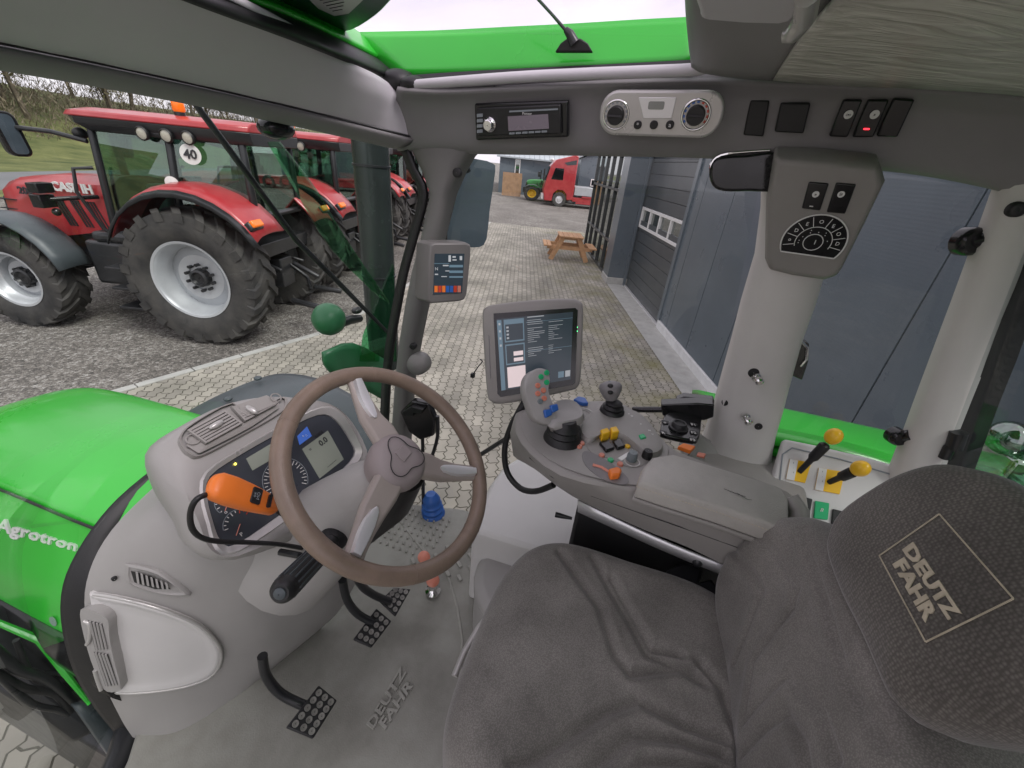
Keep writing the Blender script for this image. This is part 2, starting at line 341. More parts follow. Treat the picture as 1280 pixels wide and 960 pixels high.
pv = [(-14, -3.2), (21.33, -3.2), (21.75, 1.38), (12.5, 2.0), (7.7, 2.64), (6.16, 3.06), (4.15, 4.34), (-6, 10.8), (-14, 12)]
mb = MB(); mb.add([U(u, v, .004) for u, v in pv], [tuple(range(len(pv)))]); struct(mb.build('pavement', paver, smooth=0))
mb = MB()
for (a, b_) in zip(pv[2:8], pv[3:9]):
    A, B = U(*a, 0), U(*b_, 0); d = (B-A); Ln = d.length; d.normalize(); nn = V((-d.y, d.x, 0)); k = int(Ln/.5)
    for i in range(k): mb.box(A + d*((i+.5)*Ln/k) - nn*.05 + V((0, 0, .005)), (Ln/k-.012, .1, .03), Matrix.Rotation(atan2(d.y, d.x), 3, 'Z'))
struct(mb.build('kerb', concrete, bevel=.006))
mb = MB(); mb.add([U(u, v, .008) for u, v in ((5.0, -3.1), (11.66, -3.1), (11.66, -2.59), (5.0, -2.59))], [(0, 1, 2, 3)]); struct(mb.build('concrete_apron', concrete, smooth=0))
mb = MB(); mb.add([U(u, v, .006) for u, v in ((-200, 18.6), (300, 18.6), (300, 300), (-200, 300))], [(0, 1, 2, 3)]); struct(mb.build('grass_verge', grass, smooth=0))
mb = MB(); mb.add([U(u, v, .012) for u, v in ((-200, 20.4), (300, 20.4), (300, 26.4), (-200, 26.4))], [(0, 1, 2, 3)]); struct(mb.build('road', asphalt, smooth=0))
mb = MB(); random.seed(3)
rows = [[U(u, v, z + random.uniform(-.25, .25)*(z > .1)) for u in range(-60, 141, 10)] for v, z in ((34, .0), (40, 1.0), (46, 2.6), (54, 4.2), (66, 5.6), (110, 6.5))]
mb.grid(rows, 2, 2); struct(mb.build('grass_bank', grass, smooth=60))
# wood on the bank: every trunk its own tree
def tree_proto(seed, h, label, leafm, cat='tree'):
    rnd = random.Random(seed); root = thing('bare_tree', label, cat); t = MB(); tips = []
    def limb(p, d, l, r, dep):
        pts = [p]; q = p.copy(); dd = d.copy()
        for i in range(3):
            dd = (dd + V((rnd.uniform(-.18, .18), rnd.uniform(-.18, .18), rnd.uniform(-.02, .16)))).normalized(); q = q + dd*l/3; pts.append(q.copy())
        t.tube(pts, [r, r*.8, r*.62, r*.45], 6 if dep < 2 else 4, False)
        if dep >= 2: tips.extend(pts[1:])
        if dep < 3:
            for j in range(5 if dep == 0 else 4):
                a = rnd.uniform(0, 6.28); b = pts[1 + j % 3] if dep else p + (q-p)*(.35 + .65*j/4)
                nd = (dd*.7 + V((cos(a), sin(a), .25))*rnd.uniform(.6, .95)).normalized(); limb(b, nd, l*rnd.uniform(.5, .68), r*.45, dep+1)
    limb(V((0, 0, 0)), V((0, 0, 1)), h*.62, h*.018, 0)
    t.build('trunk', bark, root, smooth=60); c = MB()
    for p in tips:
        for _ in range(30):
            d = V((rnd.gauss(0, 1), rnd.gauss(0, 1), rnd.gauss(.3, 1))).normalized(); q = p + V((rnd.gauss(0, .45), rnd.gauss(0, .45), rnd.gauss(0, .4))); l = rnd.uniform(.35, .9); w = V((rnd.gauss(0, 1), rnd.gauss(0, 1), rnd.gauss(0, 1))).normalized()*rnd.uniform(.02, .06)
            c.add([q - w, q + w, q + d*l], [(0, 1, 2)])
    c.build('crown', leafm, root, smooth=0); return root
TP = [tree_proto(1, 11, '', twig), tree_proto(2, 9, '', twig2), tree_proto(5, 12.5, '', twig)]
rnd = random.Random(11); k = 0
spots = [(-2, 44), (3, 47), (7.5, 43), (10, 50), (13.5, 45), (17, 48), (20, 43), (23, 51), (26, 46), (30, 44), (33, 50), (37, 46), (42, 44), (46, 50), (52, 45), (58, 48), (66, 46), (75, 50), (86, 48), (98, 52), (0, 56), (8, 58), (15, 57), (22, 59), (30, 58), (40, 58), (50, 60), (62, 58), (12, 66), (27, 68), (-6, 47), (-10, 52), (1, 51), (5, 44), (15, 51), (19, 46), (35, 43), (-4, 60), (38, 52), (50, 43), (70, 44), (80, 45), (92, 46), (28, 50), (24, 45), (9, 46)]
for i, (u, v) in enumerate(spots):
    j = i % 3; o = TP[j] if i < 3 else copy_tree(TP[j]); o.location = U(u, v, (v-38)*.26 if v < 54 else 4.0 + (v-54)*.1); o.rotation_euler.z = rnd.uniform(0, 6); s_ = rnd.uniform(1.0, 1.4); o.scale = (s_, s_, s_)
    o['label'] = ['tall bare tree with olive budding twigs on the grass bank beyond the road', 'brownish leafless tree among the olive ones on the grass bank', 'tallest kind of bare tree with wide olive crown on the grass bank'][j]
    o['group'] = ['olive budding trees on the bank', 'brown leafless trees on the bank', 'tall wide crowned trees on the bank'][j]
c = MB(); rnd = random.Random(4)
for _ in range(42000):
    u = rnd.uniform(-12, 110); v = rnd.uniform(39, 56); z = .3 + (v-38)*.24; q = U(u, v, z + abs(rnd.gauss(0, 1.5))*(1+.5*sin(u*.9+v)))
    d = V((rnd.gauss(0, .6), rnd.gauss(0, .6), 1)).normalized(); w = V((rnd.gauss(0, 1), rnd.gauss(0, 1), rnd.gauss(0, 1))).normalized()*rnd.uniform(.02, .06); c.add([q-w, q+w, q+d*rnd.uniform(.3, .9)], [(0, 1, 2)])
o = c.build('undergrowth', twig2, smooth=0); o['kind'] = 'stuff'; tag(o, 'tangled brown scrub along the foot of the trees', 'scrub')

# =============================== WORKSHOP ====================================
VW = -3.05
def ubox(mb, u0, u1, v0, v1, z0, z1): mb.box(U((u0+u1)/2, (v0+v1)/2, (z0+z1)/2), (abs(u1-u0), abs(v1-v0), abs(z1-z0)), RU)
W_ = thing('workshop', 'long dark blue clad workshop with sectional door and glazed front beside the tractor', 'building', U(6, VW, 0))
mb = MB(); us = [8.15, 7.67, 6.56, 5.40, 4.24, 3.065, 1.9, .74, -.42, -1.6, -2.8, -4.0, -5.2, -7, -9]
for a, b_ in zip(us, us[1:]):
    ubox(mb, b_+.007, a-.007, VW-.06, VW, .17, 4.6)
mb.build('wall', navy, W_, bevel=.004)
mb = MB(); ubox(mb, -9, 8.15, VW-.13, VW-.03, .1, 4.62); ubox(mb, 8.1, 17.2, -14, -13.8, 0, 4.6); ubox(mb, -9, -8.8, -14, VW-.1, 0, 4.6); ubox(mb, 17.22, 17.4, -14, -2.8, 0, 4.6); ubox(mb, 8.15, 17.2, VW-.2, VW-.02, 4.0, 4.62); mb.build('inner_wall', framem, W_)
mb = MB(); ubox(mb, -9.2, 17.6, -14.2, VW+.04, 4.62, 4.8); mb.build('roof', framem, W_, bevel=.02)
mb = MB(); ubox(mb, -9, 8.12, VW-.02, VW+.03, 0, .165); mb.build('plinth', plinth_m, W_, bevel=.004)
mb = MB(); ubox(mb, 8.06, 8.2, VW-.03, VW+.03, .17, 4.0); ubox(mb, 11.36, 11.46, VW-.03, VW+.03, .0, 4.0); ubox(mb, 8.2, 11.36, VW-.03, VW+.03, 3.86, 4.0); mb.build('door_frame', navy, W_, bevel=.005)
D_ = MB(); z = .02; hs = [.5, .5, .52]; 
while z < 3.86:
    h = .245 if z > 2.05 or z < 1.5 else 2.05-z
    if 1.5 <= z < 2.04: z = 2.055; continue
    ubox(D_, 8.2, 11.36, VW-.11, VW-.06, z, min(3.86, z+h-.012)); z += h
ubox(D_, 8.2, 11.36, VW-.12, VW-.115, 0, 3.9)
dr = D_.build('sectional_door', doorm, W_, bevel=.004)
mb = MB()
for z0, z1 in ((1.56, 1.62), (1.98, 2.04)): ubox(mb, 8.22, 11.34, VW-.11, VW-.035, z0, z1)
for i in range(5): u = 8.25 + i*.767; ubox(mb, u-.035, u+.035, VW-.11, VW-.037, 1.62, 1.98)
mb.build('window_frame', whitef, dr, bevel=.004)
for i in range(4): mb = MB(); u = 8.25+i*.767; ubox(mb, u+.035, u+.732, VW-.1, VW-.09, 1.62, 1.98); mb.build('pane', glass_d, dr)
mb = MB(); ubox(mb, 8.2, 11.36, VW-.05, VW-.0, .0, .035); mb.build('threshold_strip', alu, dr)
mb = MB(); ubox(mb, 11.46, 12.2, VW-.1, -2.58, .18, 4.3); mb.build('corner_pillar', navy, W_, bevel=.01)
mb = MB(); ubox(mb, 11.44, 12.22, VW-.1, -2.56, 0, .18); mb.build('pillar_base', concrete, W_, bevel=.01)
mb = MB(); ug = [12.25 + i*.98 for i in range(6)]
for u in ug: ubox(mb, u-.03, u+.03, -2.78, -2.66, .04, 4.2)
for z in (.04, .95, 2.3, 3.4, 4.17): ubox(mb, 12.22, 17.2, -2.775, -2.665, z-.03, z+.04)
mb.build('glazed_front_frame', framem, W_, bevel=.003)
for a, b_ in zip(ug, ug[1:]): mb = MB(); ubox(mb, a+.03, b_-.03, -2.725, -2.715, .07, 4.14); mb.build('glazed_front_pane', glass_d, W_)
mb = MB(); ubox(mb, 12.2, 17.2, -13.9, -2.9, .01, .03); mb.build('showroom_floor', concrete, W_)
# far sheds
def shed(name, label, u0, u1, v0, v1, ze, zr, win=None, along='v'):
    s = thing(name, label, 'building', U((u0+u1)/2, (v0+v1)/2, 0)); mb = MB()
    um = (u0+u1)/2; vm = (v0+v1)/2
    if along == 'v': prof = [(u0, 0), (u0, ze), (um, zr), (u1, ze), (u1, 0)]; mb.prism([U(u, v0, z) for u, z in prof], U(0, v1-v0, 0))
    else: prof = [(v0, 0), (v0, ze), (vm, zr), (v1, ze), (v1, 0)]; mb.prism([U(u0, v, z) for v, z in prof], U(u1-u0, 0, 0))
    w = mb.build('wall', navy, s, smooth=0)
    mb = MB(); n = 40; o_ = .3
    if along == 'v':
        for a, za, b_, zb in ((u0-o_, ze-.06, um, zr+.06), (um, zr+.06, u1+o_, ze-.06)): mb.prism([U(a, v0-.3, za+.04), U(b_, v0-.3, zb+.04), U(b_, v0-.3, zb+.16), U(a, v0-.3, za+.16)], U(0, v1-v0+.6, 0))
        for i in range(n): v = v0-.3 + (v1-v0+.6)*(i+.5)/n; A = U(u0-o_, v, ze+.12); B = U(um, v, zr+.24); mb.tube([A, B], .03, 4)
    else:
        for a, za, b_, zb in ((v0-o_, ze-.06, vm, zr+.06), (vm, zr+.06, v1+o_, ze-.06)): mb.prism([U(u0-.3, a, za+.04), U(u0-.3, b_, zb+.04), U(u0-.3, b_, zb+.16), U(u0-.3, a, za+.16)], U(u1-u0+.6, 0, 0))
    mb.build('roof', roofm, s, smooth=0)
    if win:
        for (v, z, wv, hz) in win:
            mb = MB(); ubox(mb, u0-.06, u0+.02, v-wv/2, v+wv/2, z, z+hz); f = mb.build('window', whitef, s); mb = MB(); ubox(mb, u0-.07, u0-.05, v-wv/2+.08, v+wv/2-.08, z+.08, z+hz-.08); mb.build('pane', glass_d, f)
    return s
shed('far_shed', 'dark grey metal shed with pale sheet roof at the end of the yard', 44, 62, -16, 2.3, 3.05, 5.6, [(0.6, 1.4, .5, 1.6)])
shed('gabled_shed', 'dark gabled shed with small white window close behind the red truck', 38.2, 50, -12.5, -4.6, 3.45, 5.3, [(-6.2, 1.5, 1.1, .55)], 'u')
# picnic table
T = thing('picnic_table', 'new pine picnic table with joined benches on the paving by the glazed front', 'picnic table', U(14.45, -1.75, .004))
c0 = U(14.45, -1.75, .004); R90 = RU
RT = RU @ Matrix.Rotation(pi/2, 3, 'Z')
def tb(mb, x, y, z, d, R=None): mb.box(c0 + RT @ V((x, y, z)), d, R or RT)
mb = MB()
for i in range(5): tb(mb, 0 + (i-2)*.152, 0, .76, (.142, .86, .04)) if False else tb(mb, (i-2)*.16, 0, .76, (.15, 1.05, .04))
mb.build('tabletop', pine, T, bevel=.004)
for s in (-1, 1):
    mb = MB(); [tb(mb, s*(.68+k*.13), 0, .45, (.12, 1.05, .04)) for k in (0, 1)]; mb.build('bench', pine, T, bevel=.004)
for y in (-.36, .36):
    mb = MB(); tb(mb, 0, y, .40, (1.5, .045, .12)); tb(mb, 0, y, .70, (.76, .045, .08)); mb.build('cross_beam', pine, T, bevel=.003)
    for s in (-1, 1):
        mb = MB(); a = c0 + RT @ V((s*.26, y*1.12, .74)); b_ = c0 + RT @ V((s*.60, y*1.12, 0)); d = (b_-a); ang = atan2(s*.34, .74)
        mb.box((a+b_)/2, (.15, .05, d.length), RT @ Matrix.Rotation(-ang, 3, 'Y')); mb.build('leg', pine, T, bevel=.003)
# wooden fence panel + low clutter near far tractor
mb = MB()
for i in range(14): v = 1.75 - i*.12; ubox(mb, 40, 40.03, v-.11, v, .05, 1.9)
for z in (.4, 1.5): ubox(mb, 40.03, 40.08, .05, 1.75, z, z+.1)
tag(mb.build('fence_panel', fencew), 'brown board fence panel left of the far green tractor', 'fence')

# =============================== PARKED TRACTORS ====================================
def wheel(root, x, y, r, w, rr, side, rimm, lugs=20):
    ax = V((side, 0, 0)); c = V((x, y, r))
    t = MB(); hw = w/2
    t.lathe([(rr, -hw*.72), (rr+.05, -hw*.9), ((rr+r)/2, -hw), (r*.93, -hw*.92), (r*.955, -hw*.6), (r*.965, 0), (r*.955, hw*.6), (r*.93, hw*.92), ((rr+r)/2, hw), (rr+.05, hw*.9), (rr, hw*.72)], c, ax, 48, V((0, 0, 1)))
    for i in range(lugs):
        for s in (-1, 1):
            a0 = 2*pi*(i + (.5 if s > 0 else 0))/lugs; N = 4; tw = .30*.85/r; ring = []
            for k in range(N+1):
                q = k/N; a = a0 + side*tw*(q)*1.0; xx = s*hw*(.02 + .98*q); da = .042/r*(1+.35*q)
                rb = r*.93 - (.10*r if q == 1 else 0); rt = r*1.0 - (.045*r if q == 1 else 0)
                def pt(rad, an): return c + ax*xx + (V((0, 0, 1))*cos(an) + ax.cross(V((0, 0, 1)))*sin(an))*rad
                ring.append([pt(rb, a-da*1.3), pt(rt, a-da), pt(rt, a+da), pt(rb, a+da*1.3)])
            t.loft(ring)
    t.build('tyre', rubber, root, smooth=40)
    m = MB()
    m.lathe([(rr+.02, hw*.80), (rr+.025, hw*.86), (rr-.005, hw*.84), (rr-.03, hw*.70), (rr-.035, hw*.45), (rr-.07, hw*.30), (rr-.075, -hw*.1), (rr*.66, hw*.05), (rr*.62, hw*.12), (rr*.36, hw*.10), (rr*.34, hw*.02), (.01, hw*.02)], c, ax, 48)
    m.lathe([(rr+.02, -hw*.8), (rr-.04, -hw*.5), (rr-.075, -hw*.1)], c, ax, 32)
    rm = m.build('rim', rimm, root, smooth=40)
    h = MB(); h.lathe([(.13, hw*.02), (.12, hw*.35), (.09, hw*.4), (.07, hw*.28), (.01, hw*.28)], c, ax, 20)
    for i in range(10): a = 2*pi*i/10; p = c + (V((0, 0, 1))*cos(a) + ax.cross(V((0, 0, 1)))*sin(a))*(rr*.36); h.cyl(p + ax*hw*.05, p + ax*hw*.32, .022, n=6)
    h.build('hub', satin if rimm is rim_m else rimm, rm, smooth=40)
def parked_tractor(name, label, paint, rimm, detail=True):
    T = thing(name, label, 'tractor'); h = .42
    mb = MB()    # hood: rings front to rear
    def ring(y, w, zb, zt, r=.12): return [V((-w, y, zb)), V((-w*1.02, y, (zb+zt)/2)), V((-w*.95, y, zt-r)), V((-w*.6, y, zt-.02)), V((0, y, zt)), V((w*.6, y, zt-.02)), V((w*.95, y, zt-r)), V((w*1.02, y, (zb+zt)/2)), V((w, y, zb))]
    mb.loft([ring(3.14, .30, 1.22, 1.70), ring(3.06, .39, 1.18, 1.87), ring(2.85, .42, 1.15, 1.95), ring(2.3, .46, 1.2, 2.03), ring(1.35, .48, 1.38, 2.08)]); hood = mb.build('hood', paint, T, smooth=50)
    mb = MB(); mb.loft([ring(3.17, .29, 1.15, 1.60), ring(3.10, .385, 1.10, 1.78), ring(2.80, .425, 1.08, 1.74, .3)]); 
    for i in range(4): mb.box((0, 3.00, 1.25+.13*i), (.80+.02*i, .3, .012))
    mb.build('grille', black, T, smooth=40)
    mb = MB()
    for s in (-1, 1):
        for i in range(3):
            for j in range(3): y = 2.15 - i*.23 - j*.045; mb.prism([V((s*.452, y, 1.36)), V((s*.452, y-.028, 1.36)), V((s*.465, y+.065, 1.72)), V((s*.465, y+.093, 1.72))], V((s*.025, 0, 0)))
    mb.build('side_vent', black, hood)
    if detail:
        mb = MB(); text_into(mb, 'CASE IH', V((-.492, 1.9, 1.88)), V((0, -1, 0)), V((.0, 0, 1)), .16, inkw, .008, .006); mb.build('lettering', None, hood, smooth=0)
        mb = MB(); text_into(mb, '200', V((-.468, 2.62, 1.78)), V((0, -1, 0)), V((0, 0, 1)), .13, ink, .006, .004); mb.build('number', None, hood, smooth=0)
        mb = MB(); mb.box((-.464, 2.33, 1.82), (.02, .26, .05)); mb.build('stripe', whitef, hood)
    mb = MB(); mb.box((0, 1.6, .95), (.5, 3.6, .5)); mb.box((0, 2.7, .7), (1.5, .22, .2)); mb.box((0, 0, .92), (1.4, .3, .3)); mb.box((0, -.45, .85), (.36, .5, .45)); mb.tube([(.12, -.6, 1.0), (.1, -.95, .75), (.08, -1.0, .55)], .035, 6); mb.tube([(-.28, -.3, 1.1), (-.36, -.8, .95)], .03, 6); mb.tube([(.28, -.3, 1.1), (.36, -.8, .95)], .03, 6); mb.tube([(-.4, -.9, .5), (-.45, -1.35, .45)], .05, 6); mb.tube([(.4, -.9, .5), (.45, -1.35, .45)], .05, 6); mb.tube([(0, -.8, 1.0), (0, -1.2, .8)], .04, 6)
    mb.box((0, 3.15, .9), (.6, .3, .45)); mb.build('chassis', satin, T, bevel=.03)
    for s in (-1, 1):
        mb = MB(); mb.box((s*.62, 1.25, .95), (.42, .9, .62)); mb.box((s*.66, 1.25, 1.32), (.36, .6, .14)); mb.build('fuel_tank', satin, T, bevel=.05)
        mb = MB(); [mb.box((s*1.0, 1.0, .42+.28*i), (.3, .42, .035)) for i in range(3)]; mb.box((s*1.0, .8, .72), (.3, .02, .66)); mb.build('step', satin, T, bevel=.006)
        wheel(T, s*.97, 0, .93, .58, .50, s, rimm, 20); wheel(T, s*.95, 2.58, .69, .48, .36, s, rimm, 17)
        # rear fender: red arc shell with dark lip
        mb = MB(); rows = []
        for k in range(12):
            a = radians(28 + k*118/11); R = 1.10 + .05*sin(k/11*pi); yy = -.02 + .02 - R*1.03*cos(a) ; zz = .93 + R*sin(a)*1.02 - (.0 if k < 9 else .0)
            yy = -yy - .08; rows.append([V((s*.50, yy, zz+.03)), V((s*.75, yy, zz+.05)), V((s*1.05, yy, zz+.03)), V((s*1.2, yy, zz-.03))])
        rows = rows[::-1]; mb.grid(rows, 2, 1); f = mb.build('rear_fender', paint, T, solid=.03, smooth=50)
        mb = MB(); mb.grid([[r[3]+V((0, 0, .0)), r[3]+V((s*.06, 0, -.03)), r[3] + V((s*.07, 0, -.08))] for r in rows], 1, 1); mb.build('fender_lip', satin, f, solid=.02)
        mb = MB(); mb.box((s*1.05, -.92, 1.70), (.26, .10, .12), Matrix.Rotation(radians(-35), 3, 'X')); l = mb.build('tail_lamp_housing', satin, f, bevel=.02)
        mb = MB(); mb.box((s*1.05, -.955, 1.735), (.22, .08, .09), Matrix.Rotation(radians(-35), 3, 'X')); mb.build('tail_lamp', amber, f, bevel=.015)
        mb = MB(); mb.grid([[V((s*.74, 2.58 - .84*cos(a), .69 + .86*sin(a))), V((s*.95, 2.58 - .86*cos(a), .70 + .88*sin(a))), V((s*1.22, 2.58 - .84*cos(a), .68 + .86*sin(a)))] for a in [radians(15 + q*13) for q in range(10)]], 2, 1); mb.build('front_fender', fender_m, T, solid=.03, smooth=50)
    # cab
    P = {'A0': (.72, 1.28, 1.35), 'A1': (.66, 1.18, 2.66), 'B0': (.80, .22, 1.6), 'B1': (.72, .15, 2.66), 'C0': (.62, -.72, 1.75), 'C1': (.60, -.70, 2.66)}
    mb = MB()
    for s in (-1, 1):
        for q, w in (('A', .045), ('B', .05), ('C', .05)):
            a, b_ = V(P[q+'0']), V(P[q+'1']); a.x *= s; b_.x *= s; mb.tube([a, b_], w, 8)
        for pts in ((P['A0'], P['B0']), (P['B0'], P['C0']), (P['A1'], P['B1']), (P['B1'], P['C1'])): mb.tube([V((p[0]*s, p[1], p[2])) for p in pts], .045, 6)
    for a, b_ in (('A0', 'A0'), ('A1', 'A1'), ('C0', 'C0'), ('C1', 'C1')): p = P[a]; mb.tube([V((-p[0], p[1], p[2])), V(p)], .045, 6)
    mb.box((0, .2, 1.28), (1.4, 1.9, .2)); mb.build('cab_frame', satin, T, bevel=.01, smooth=50)
    def pane(nm, ks): 
        m_ = MB(); m_.add([V(k) for k in ks], [(0, 1, 2, 3)]); m_.build(nm, glass_t, T, solid=.006, smooth=0)
    for s in (-1, 1):
        q = lambda k: (P[k][0]*s, P[k][1], P[k][2])
        pane('side_window', (q('A0'), q('B0'), q('B1'), q('A1'))); pane('side_window', (q('B0'), q('C0'), q('C1'), q('B1')))
    m = lambda k: (-P[k][0], P[k][1], P[k][2])
    pane('windscreen', (P['A0'], m('A0'), m('A1'), P['A1'])); pane('rear_window', (P['C0'], m('C0'), m('C1'), P['C1']))
    mb = MB(); rr = lambda z, e, f0, f1: [V((-e, f0, z)), V((-e*.85, f1, z)), V((e*.85, f1, z)), V((e, f0, z)), V((e, -.6, z)), V((e*.8, -.85, z)), V((-e*.8, -.85, z)), V((-e, -.6, z))]
    mb.loft([rr(2.775, .80, 1.25, 1.47), rr(2.84, .78, 1.22, 1.42), rr(2.885, .66, 1.05, 1.22), rr(2.90, .4, .8, 1.0)]); roof = mb.build('roof', paint, T, smooth=35, bevel=.02)
    mb = MB(); mb.loft([rr(2.63, .72, 1.15, 1.22), rr(2.70, .78, 1.25, 1.38), rr(2.775, .79, 1.25, 1.42)]); mb.build('roof_lining', satin, T, smooth=35, bevel=.01)
    for s in (-1, 1):
        for y in (.42, .12, -.15) if detail else (.1, -.2):
            mb = MB(); mb.lathe([(.078, -.01), (.082, .03), (.070, .045), (.066, .03)], V((s*.775, y, 2.655)), V((s, 0, -.1)), 20); wl = mb.build('work_lamp', black, roof, smooth=40); mb = MB(); mb.lathe([(.068, .028), (.05, .036), (.001, .038)], V((s*.775, y, 2.655)), V((s, 0, -.1)), 20); mb.build('lens', MATS.get('lamp_lens') or mat('lamp_lens', (.50, .48, .40), .15, var=.1, vs=40, coat=.5), wl, smooth=60) if False else mb.use(MATS.get('lamp_lens') or mat('lamp_lens', (.50, .48, .40), .15, var=.1, vs=40, coat=.5)).build('work_lamp_lens', None, roof, smooth=60)
        mb = MB(); mb.ell((s*.62, 1.38, 2.58), (.09, .07, .07)); mb.build('front_lamp', black, roof, smooth=60)
        a = V((s*.70, 1.25, 2.50)); b_ = V((s*.80, 2.0, 2.58)); mb = MB(); mb.tube([a, (a+b_)/2+V((0, 0, .03)), b_], .028, 8); mb.build('mirror_arm', satin, T, smooth=50)
        n = V((s*.35, -1, 0)).normalized(); x = V((n.y, -n.x, 0)) ; mb = MB(); mb.prism(rrect(b_ + V((s*.06, .03, -.08)), x, V((s*.12, 0, 1)).normalized(), .24, .50, .08), -n*.09); mb.build('mirror', blackg, T, bevel=.015)
        mb = MB(); mb.prism(rrect(b_ + V((s*.06, .03, -.08))+n*.003, x, V((s*.12, 0, 1)).normalized(), .16, .44, .05), n*.004); mb.build('mirror_glass', mirror_m, T)
        mb = MB(); mb.tube([V((s*.80, 1.2, 2.2)), V((s*.92, 1.35, 2.18)), V((s*.94, 1.4, 1.9)), V((s*.86, 1.3, 1.45)), V((s*.78, 1.2, 1.3))], .022, 8); mb.build('handrail', satin, T, smooth=50)
        mb = MB(); mb.tube([V((s*.5, 1.55, 1.8)), V((s*.95, 1.8, 1.78))], .03, 8); mb.box((s*.98, 1.82, 1.92), (.22, .14, .12)); mb.box((s*.98, 1.85, 1.76), (.2, .14, .16)); mb.ell((s*.92, 1.8, 1.62), (.05, .05, .05)); mb.build('headlamp_bracket', blackg, T, bevel=.03)
    mb = MB(); mb.cyl((-.55, .05, 2.885), (-.55, .05, 2.93), .06, n=16); mb.build('beacon_base', satin, roof); mb = MB(); mb.lathe([(.055, 0), (.07, .02), (.068, .13), (.045, .16), (.01, .165)], (-.55, .05, 2.93), (0, 0, 1), 20); mb.build('beacon', amber, roof, smooth=50)
    mb = MB(); mb.tube([V((-.6, 1.0, 2.95)), V((-.6, 1.0, 3.6))], .006, 5); mb.tube([V((.45, 1.9, 1.9)), V((.45, 1.9, 2.9))], .055, 10); mb.build('exhaust_and_aerial', satin, T)
    # interior
    mb = MB(); mb.box((0, -.15, 1.72), (.55, .5, .16)); mb.box((0, -.40, 2.08), (.52, .14, .62)); mb.box((0, -.45, 2.45), (.3, .1, .18)); mb.build('seat', black, T, bevel=.05)
    mb = MB(); n = V((0, -.5, .86)).normalized(); mb.torus((0, .45, 2.02), n, .2, .016, 32, 6); mb.tube([(0, .45, 2.02), (0, .8, 1.5)], .04, 8); mb.box((0, .45, 2.02), (.38, .03, .02)); mb.build('steering_wheel', black, T, smooth=50)
    mb = MB(); mb.box((0, .95, 1.75), (.4, .3, .5)); mb.box((.4, -.1, 1.85), (.2, .7, .2)); mb.build('dashboard', fender_m, T, bevel=.04)
    if detail:
        mb = MB(); mb.lathe([(.01, 0), (.115, 0), (.12, .006), (.01, .007)], V((-.775, -.12, 2.47)), V((-1, -.25, 0)), 28); st = mb.build('speed_sticker', white, T, smooth=30)
        mb = MB(); text_into(mb, '40', V((-.790, -.124, 2.465)), V((.24, -1, 0)), V((0, 0, 1)), .15, ink, .002, .004); mb.build('speed_number', None, st, smooth=0)
        mb = MB(); mb.tube([V((-.82, .3, 2.05)), V((-.9, .1, 2.0)), V((-.8, -.1, 1.9))], .012, 6); mb.lathe([(.01, 0), (.07, 0), (.078, .03), (.01, .04)], V((-.86, .15, 2.12)), V((-1, -.2, 0)), 20); mb.build('round_side_lamp', white, T, smooth=40)
    return T
def put(T, u, v, rz=0): T.location = U(u, v, 0); T.rotation_euler.z = TH + rz
bpy.context.view_layer.update()
t1 = parked_tractor('red_tractor', 'nearest red tractor with white lettering and round 40 sticker, silver rims', red, rim_m, True)
t2 = parked_tractor('red_tractor', 'second red tractor in the row, directly behind the nearest one', red, rim_m, False)
lab = ['third red tractor along the row, counted from the nearest one', 'fourth red tractor along the row, partly behind the dark exhaust shield', 'fifth red tractor along the row, last but one before the blue tractor', 'farthest red tractor in the row, beside the blue one']
reds = [t1, t2] + [copy_tree(t2) for _ in lab]
for r_, l_ in zip(reds[2:], lab): r_['label'] = l_
pos = [(6.70, 4.40), (9.45, 4.35), (12.15, 4.45), (14.9, 4.4), (17.6, 4.4), (20.3, 4.4)]
for r_, (u, v) in zip(reds, pos): put(r_, u, v); r_['group'] = 'red tractors parked in a row'
bl = parked_tractor('blue_tractor', 'blue tractor at the far end of the row of red ones', mat('blue_paint', (.02, .08, .42), .3, var=.06, coat=.4), rim_m, False); put(bl, 23.6, 4.8)
jd = parked_tractor('green_tractor', 'far green tractor with yellow wheels in front of the red truck', mat('mid_green_paint', (.02, .19, .035), .35, var=.06), yellow_rim, False); put(jd, 38.6, -3.3); jd.scale = (.95, .95, .80)
# red truck (tractor unit + low trailer), heading +v
TK = thing('red_truck', 'red high-roofed lorry with low red trailer at the far end of the yard', 'truck', U(35.6, -3, 0))
mb = MB(); side = [(-1.75, .35), (-1.62, 1.1), (-1.72, 1.7), (-2.0, 2.75), (-2.35, 3.15), (-3.7, 3.55), (-3.95, 3.5), (-3.95, .55), (-3.45, .5), (-3.4, .9), (-3.1, 1.15), (-2.7, 1.15), (-2.4, .9), (-2.35, .35)]
mb.prism([U(34.4, v, z) for v, z in side], U(2.5, 0, 0)); cab = mb.build('cab', red, TK, bevel=.05, seg=2, smooth=35)
mb = MB(); mb.prism([U(34.385, v, z) for v, z in ((-2.12, 1.85), (-2.35, 2.62), (-3.0, 2.62), (-3.0, 1.85))], U(.01, 0, 0)); mb.build('side_window', glass_d, cab)
mb = MB(); mb.prism([U(34.385, v, z) for v, z in ((-2.95, 3.0), (-3.85, 3.25), (-3.85, 2.95), (-3.2, 2.85))], U(.01, 0, 0)); mb.build('roof_deflector_mark', framem, cab)
mb = MB(); mb.prism([U(34.5, v, z) for v, z in ((-1.72, 1.75), (-1.97, 2.68), (-1.93, 2.68), (-1.66, 1.75))], U(2.3, 0, 0)); mb.build('windscreen', glass_d, cab)
mb = MB(); ubox(mb, 34.25, 34.42, -1.62, -1.5, 1.7, 2.5); mb.build('mirror', black, cab, bevel=.03)
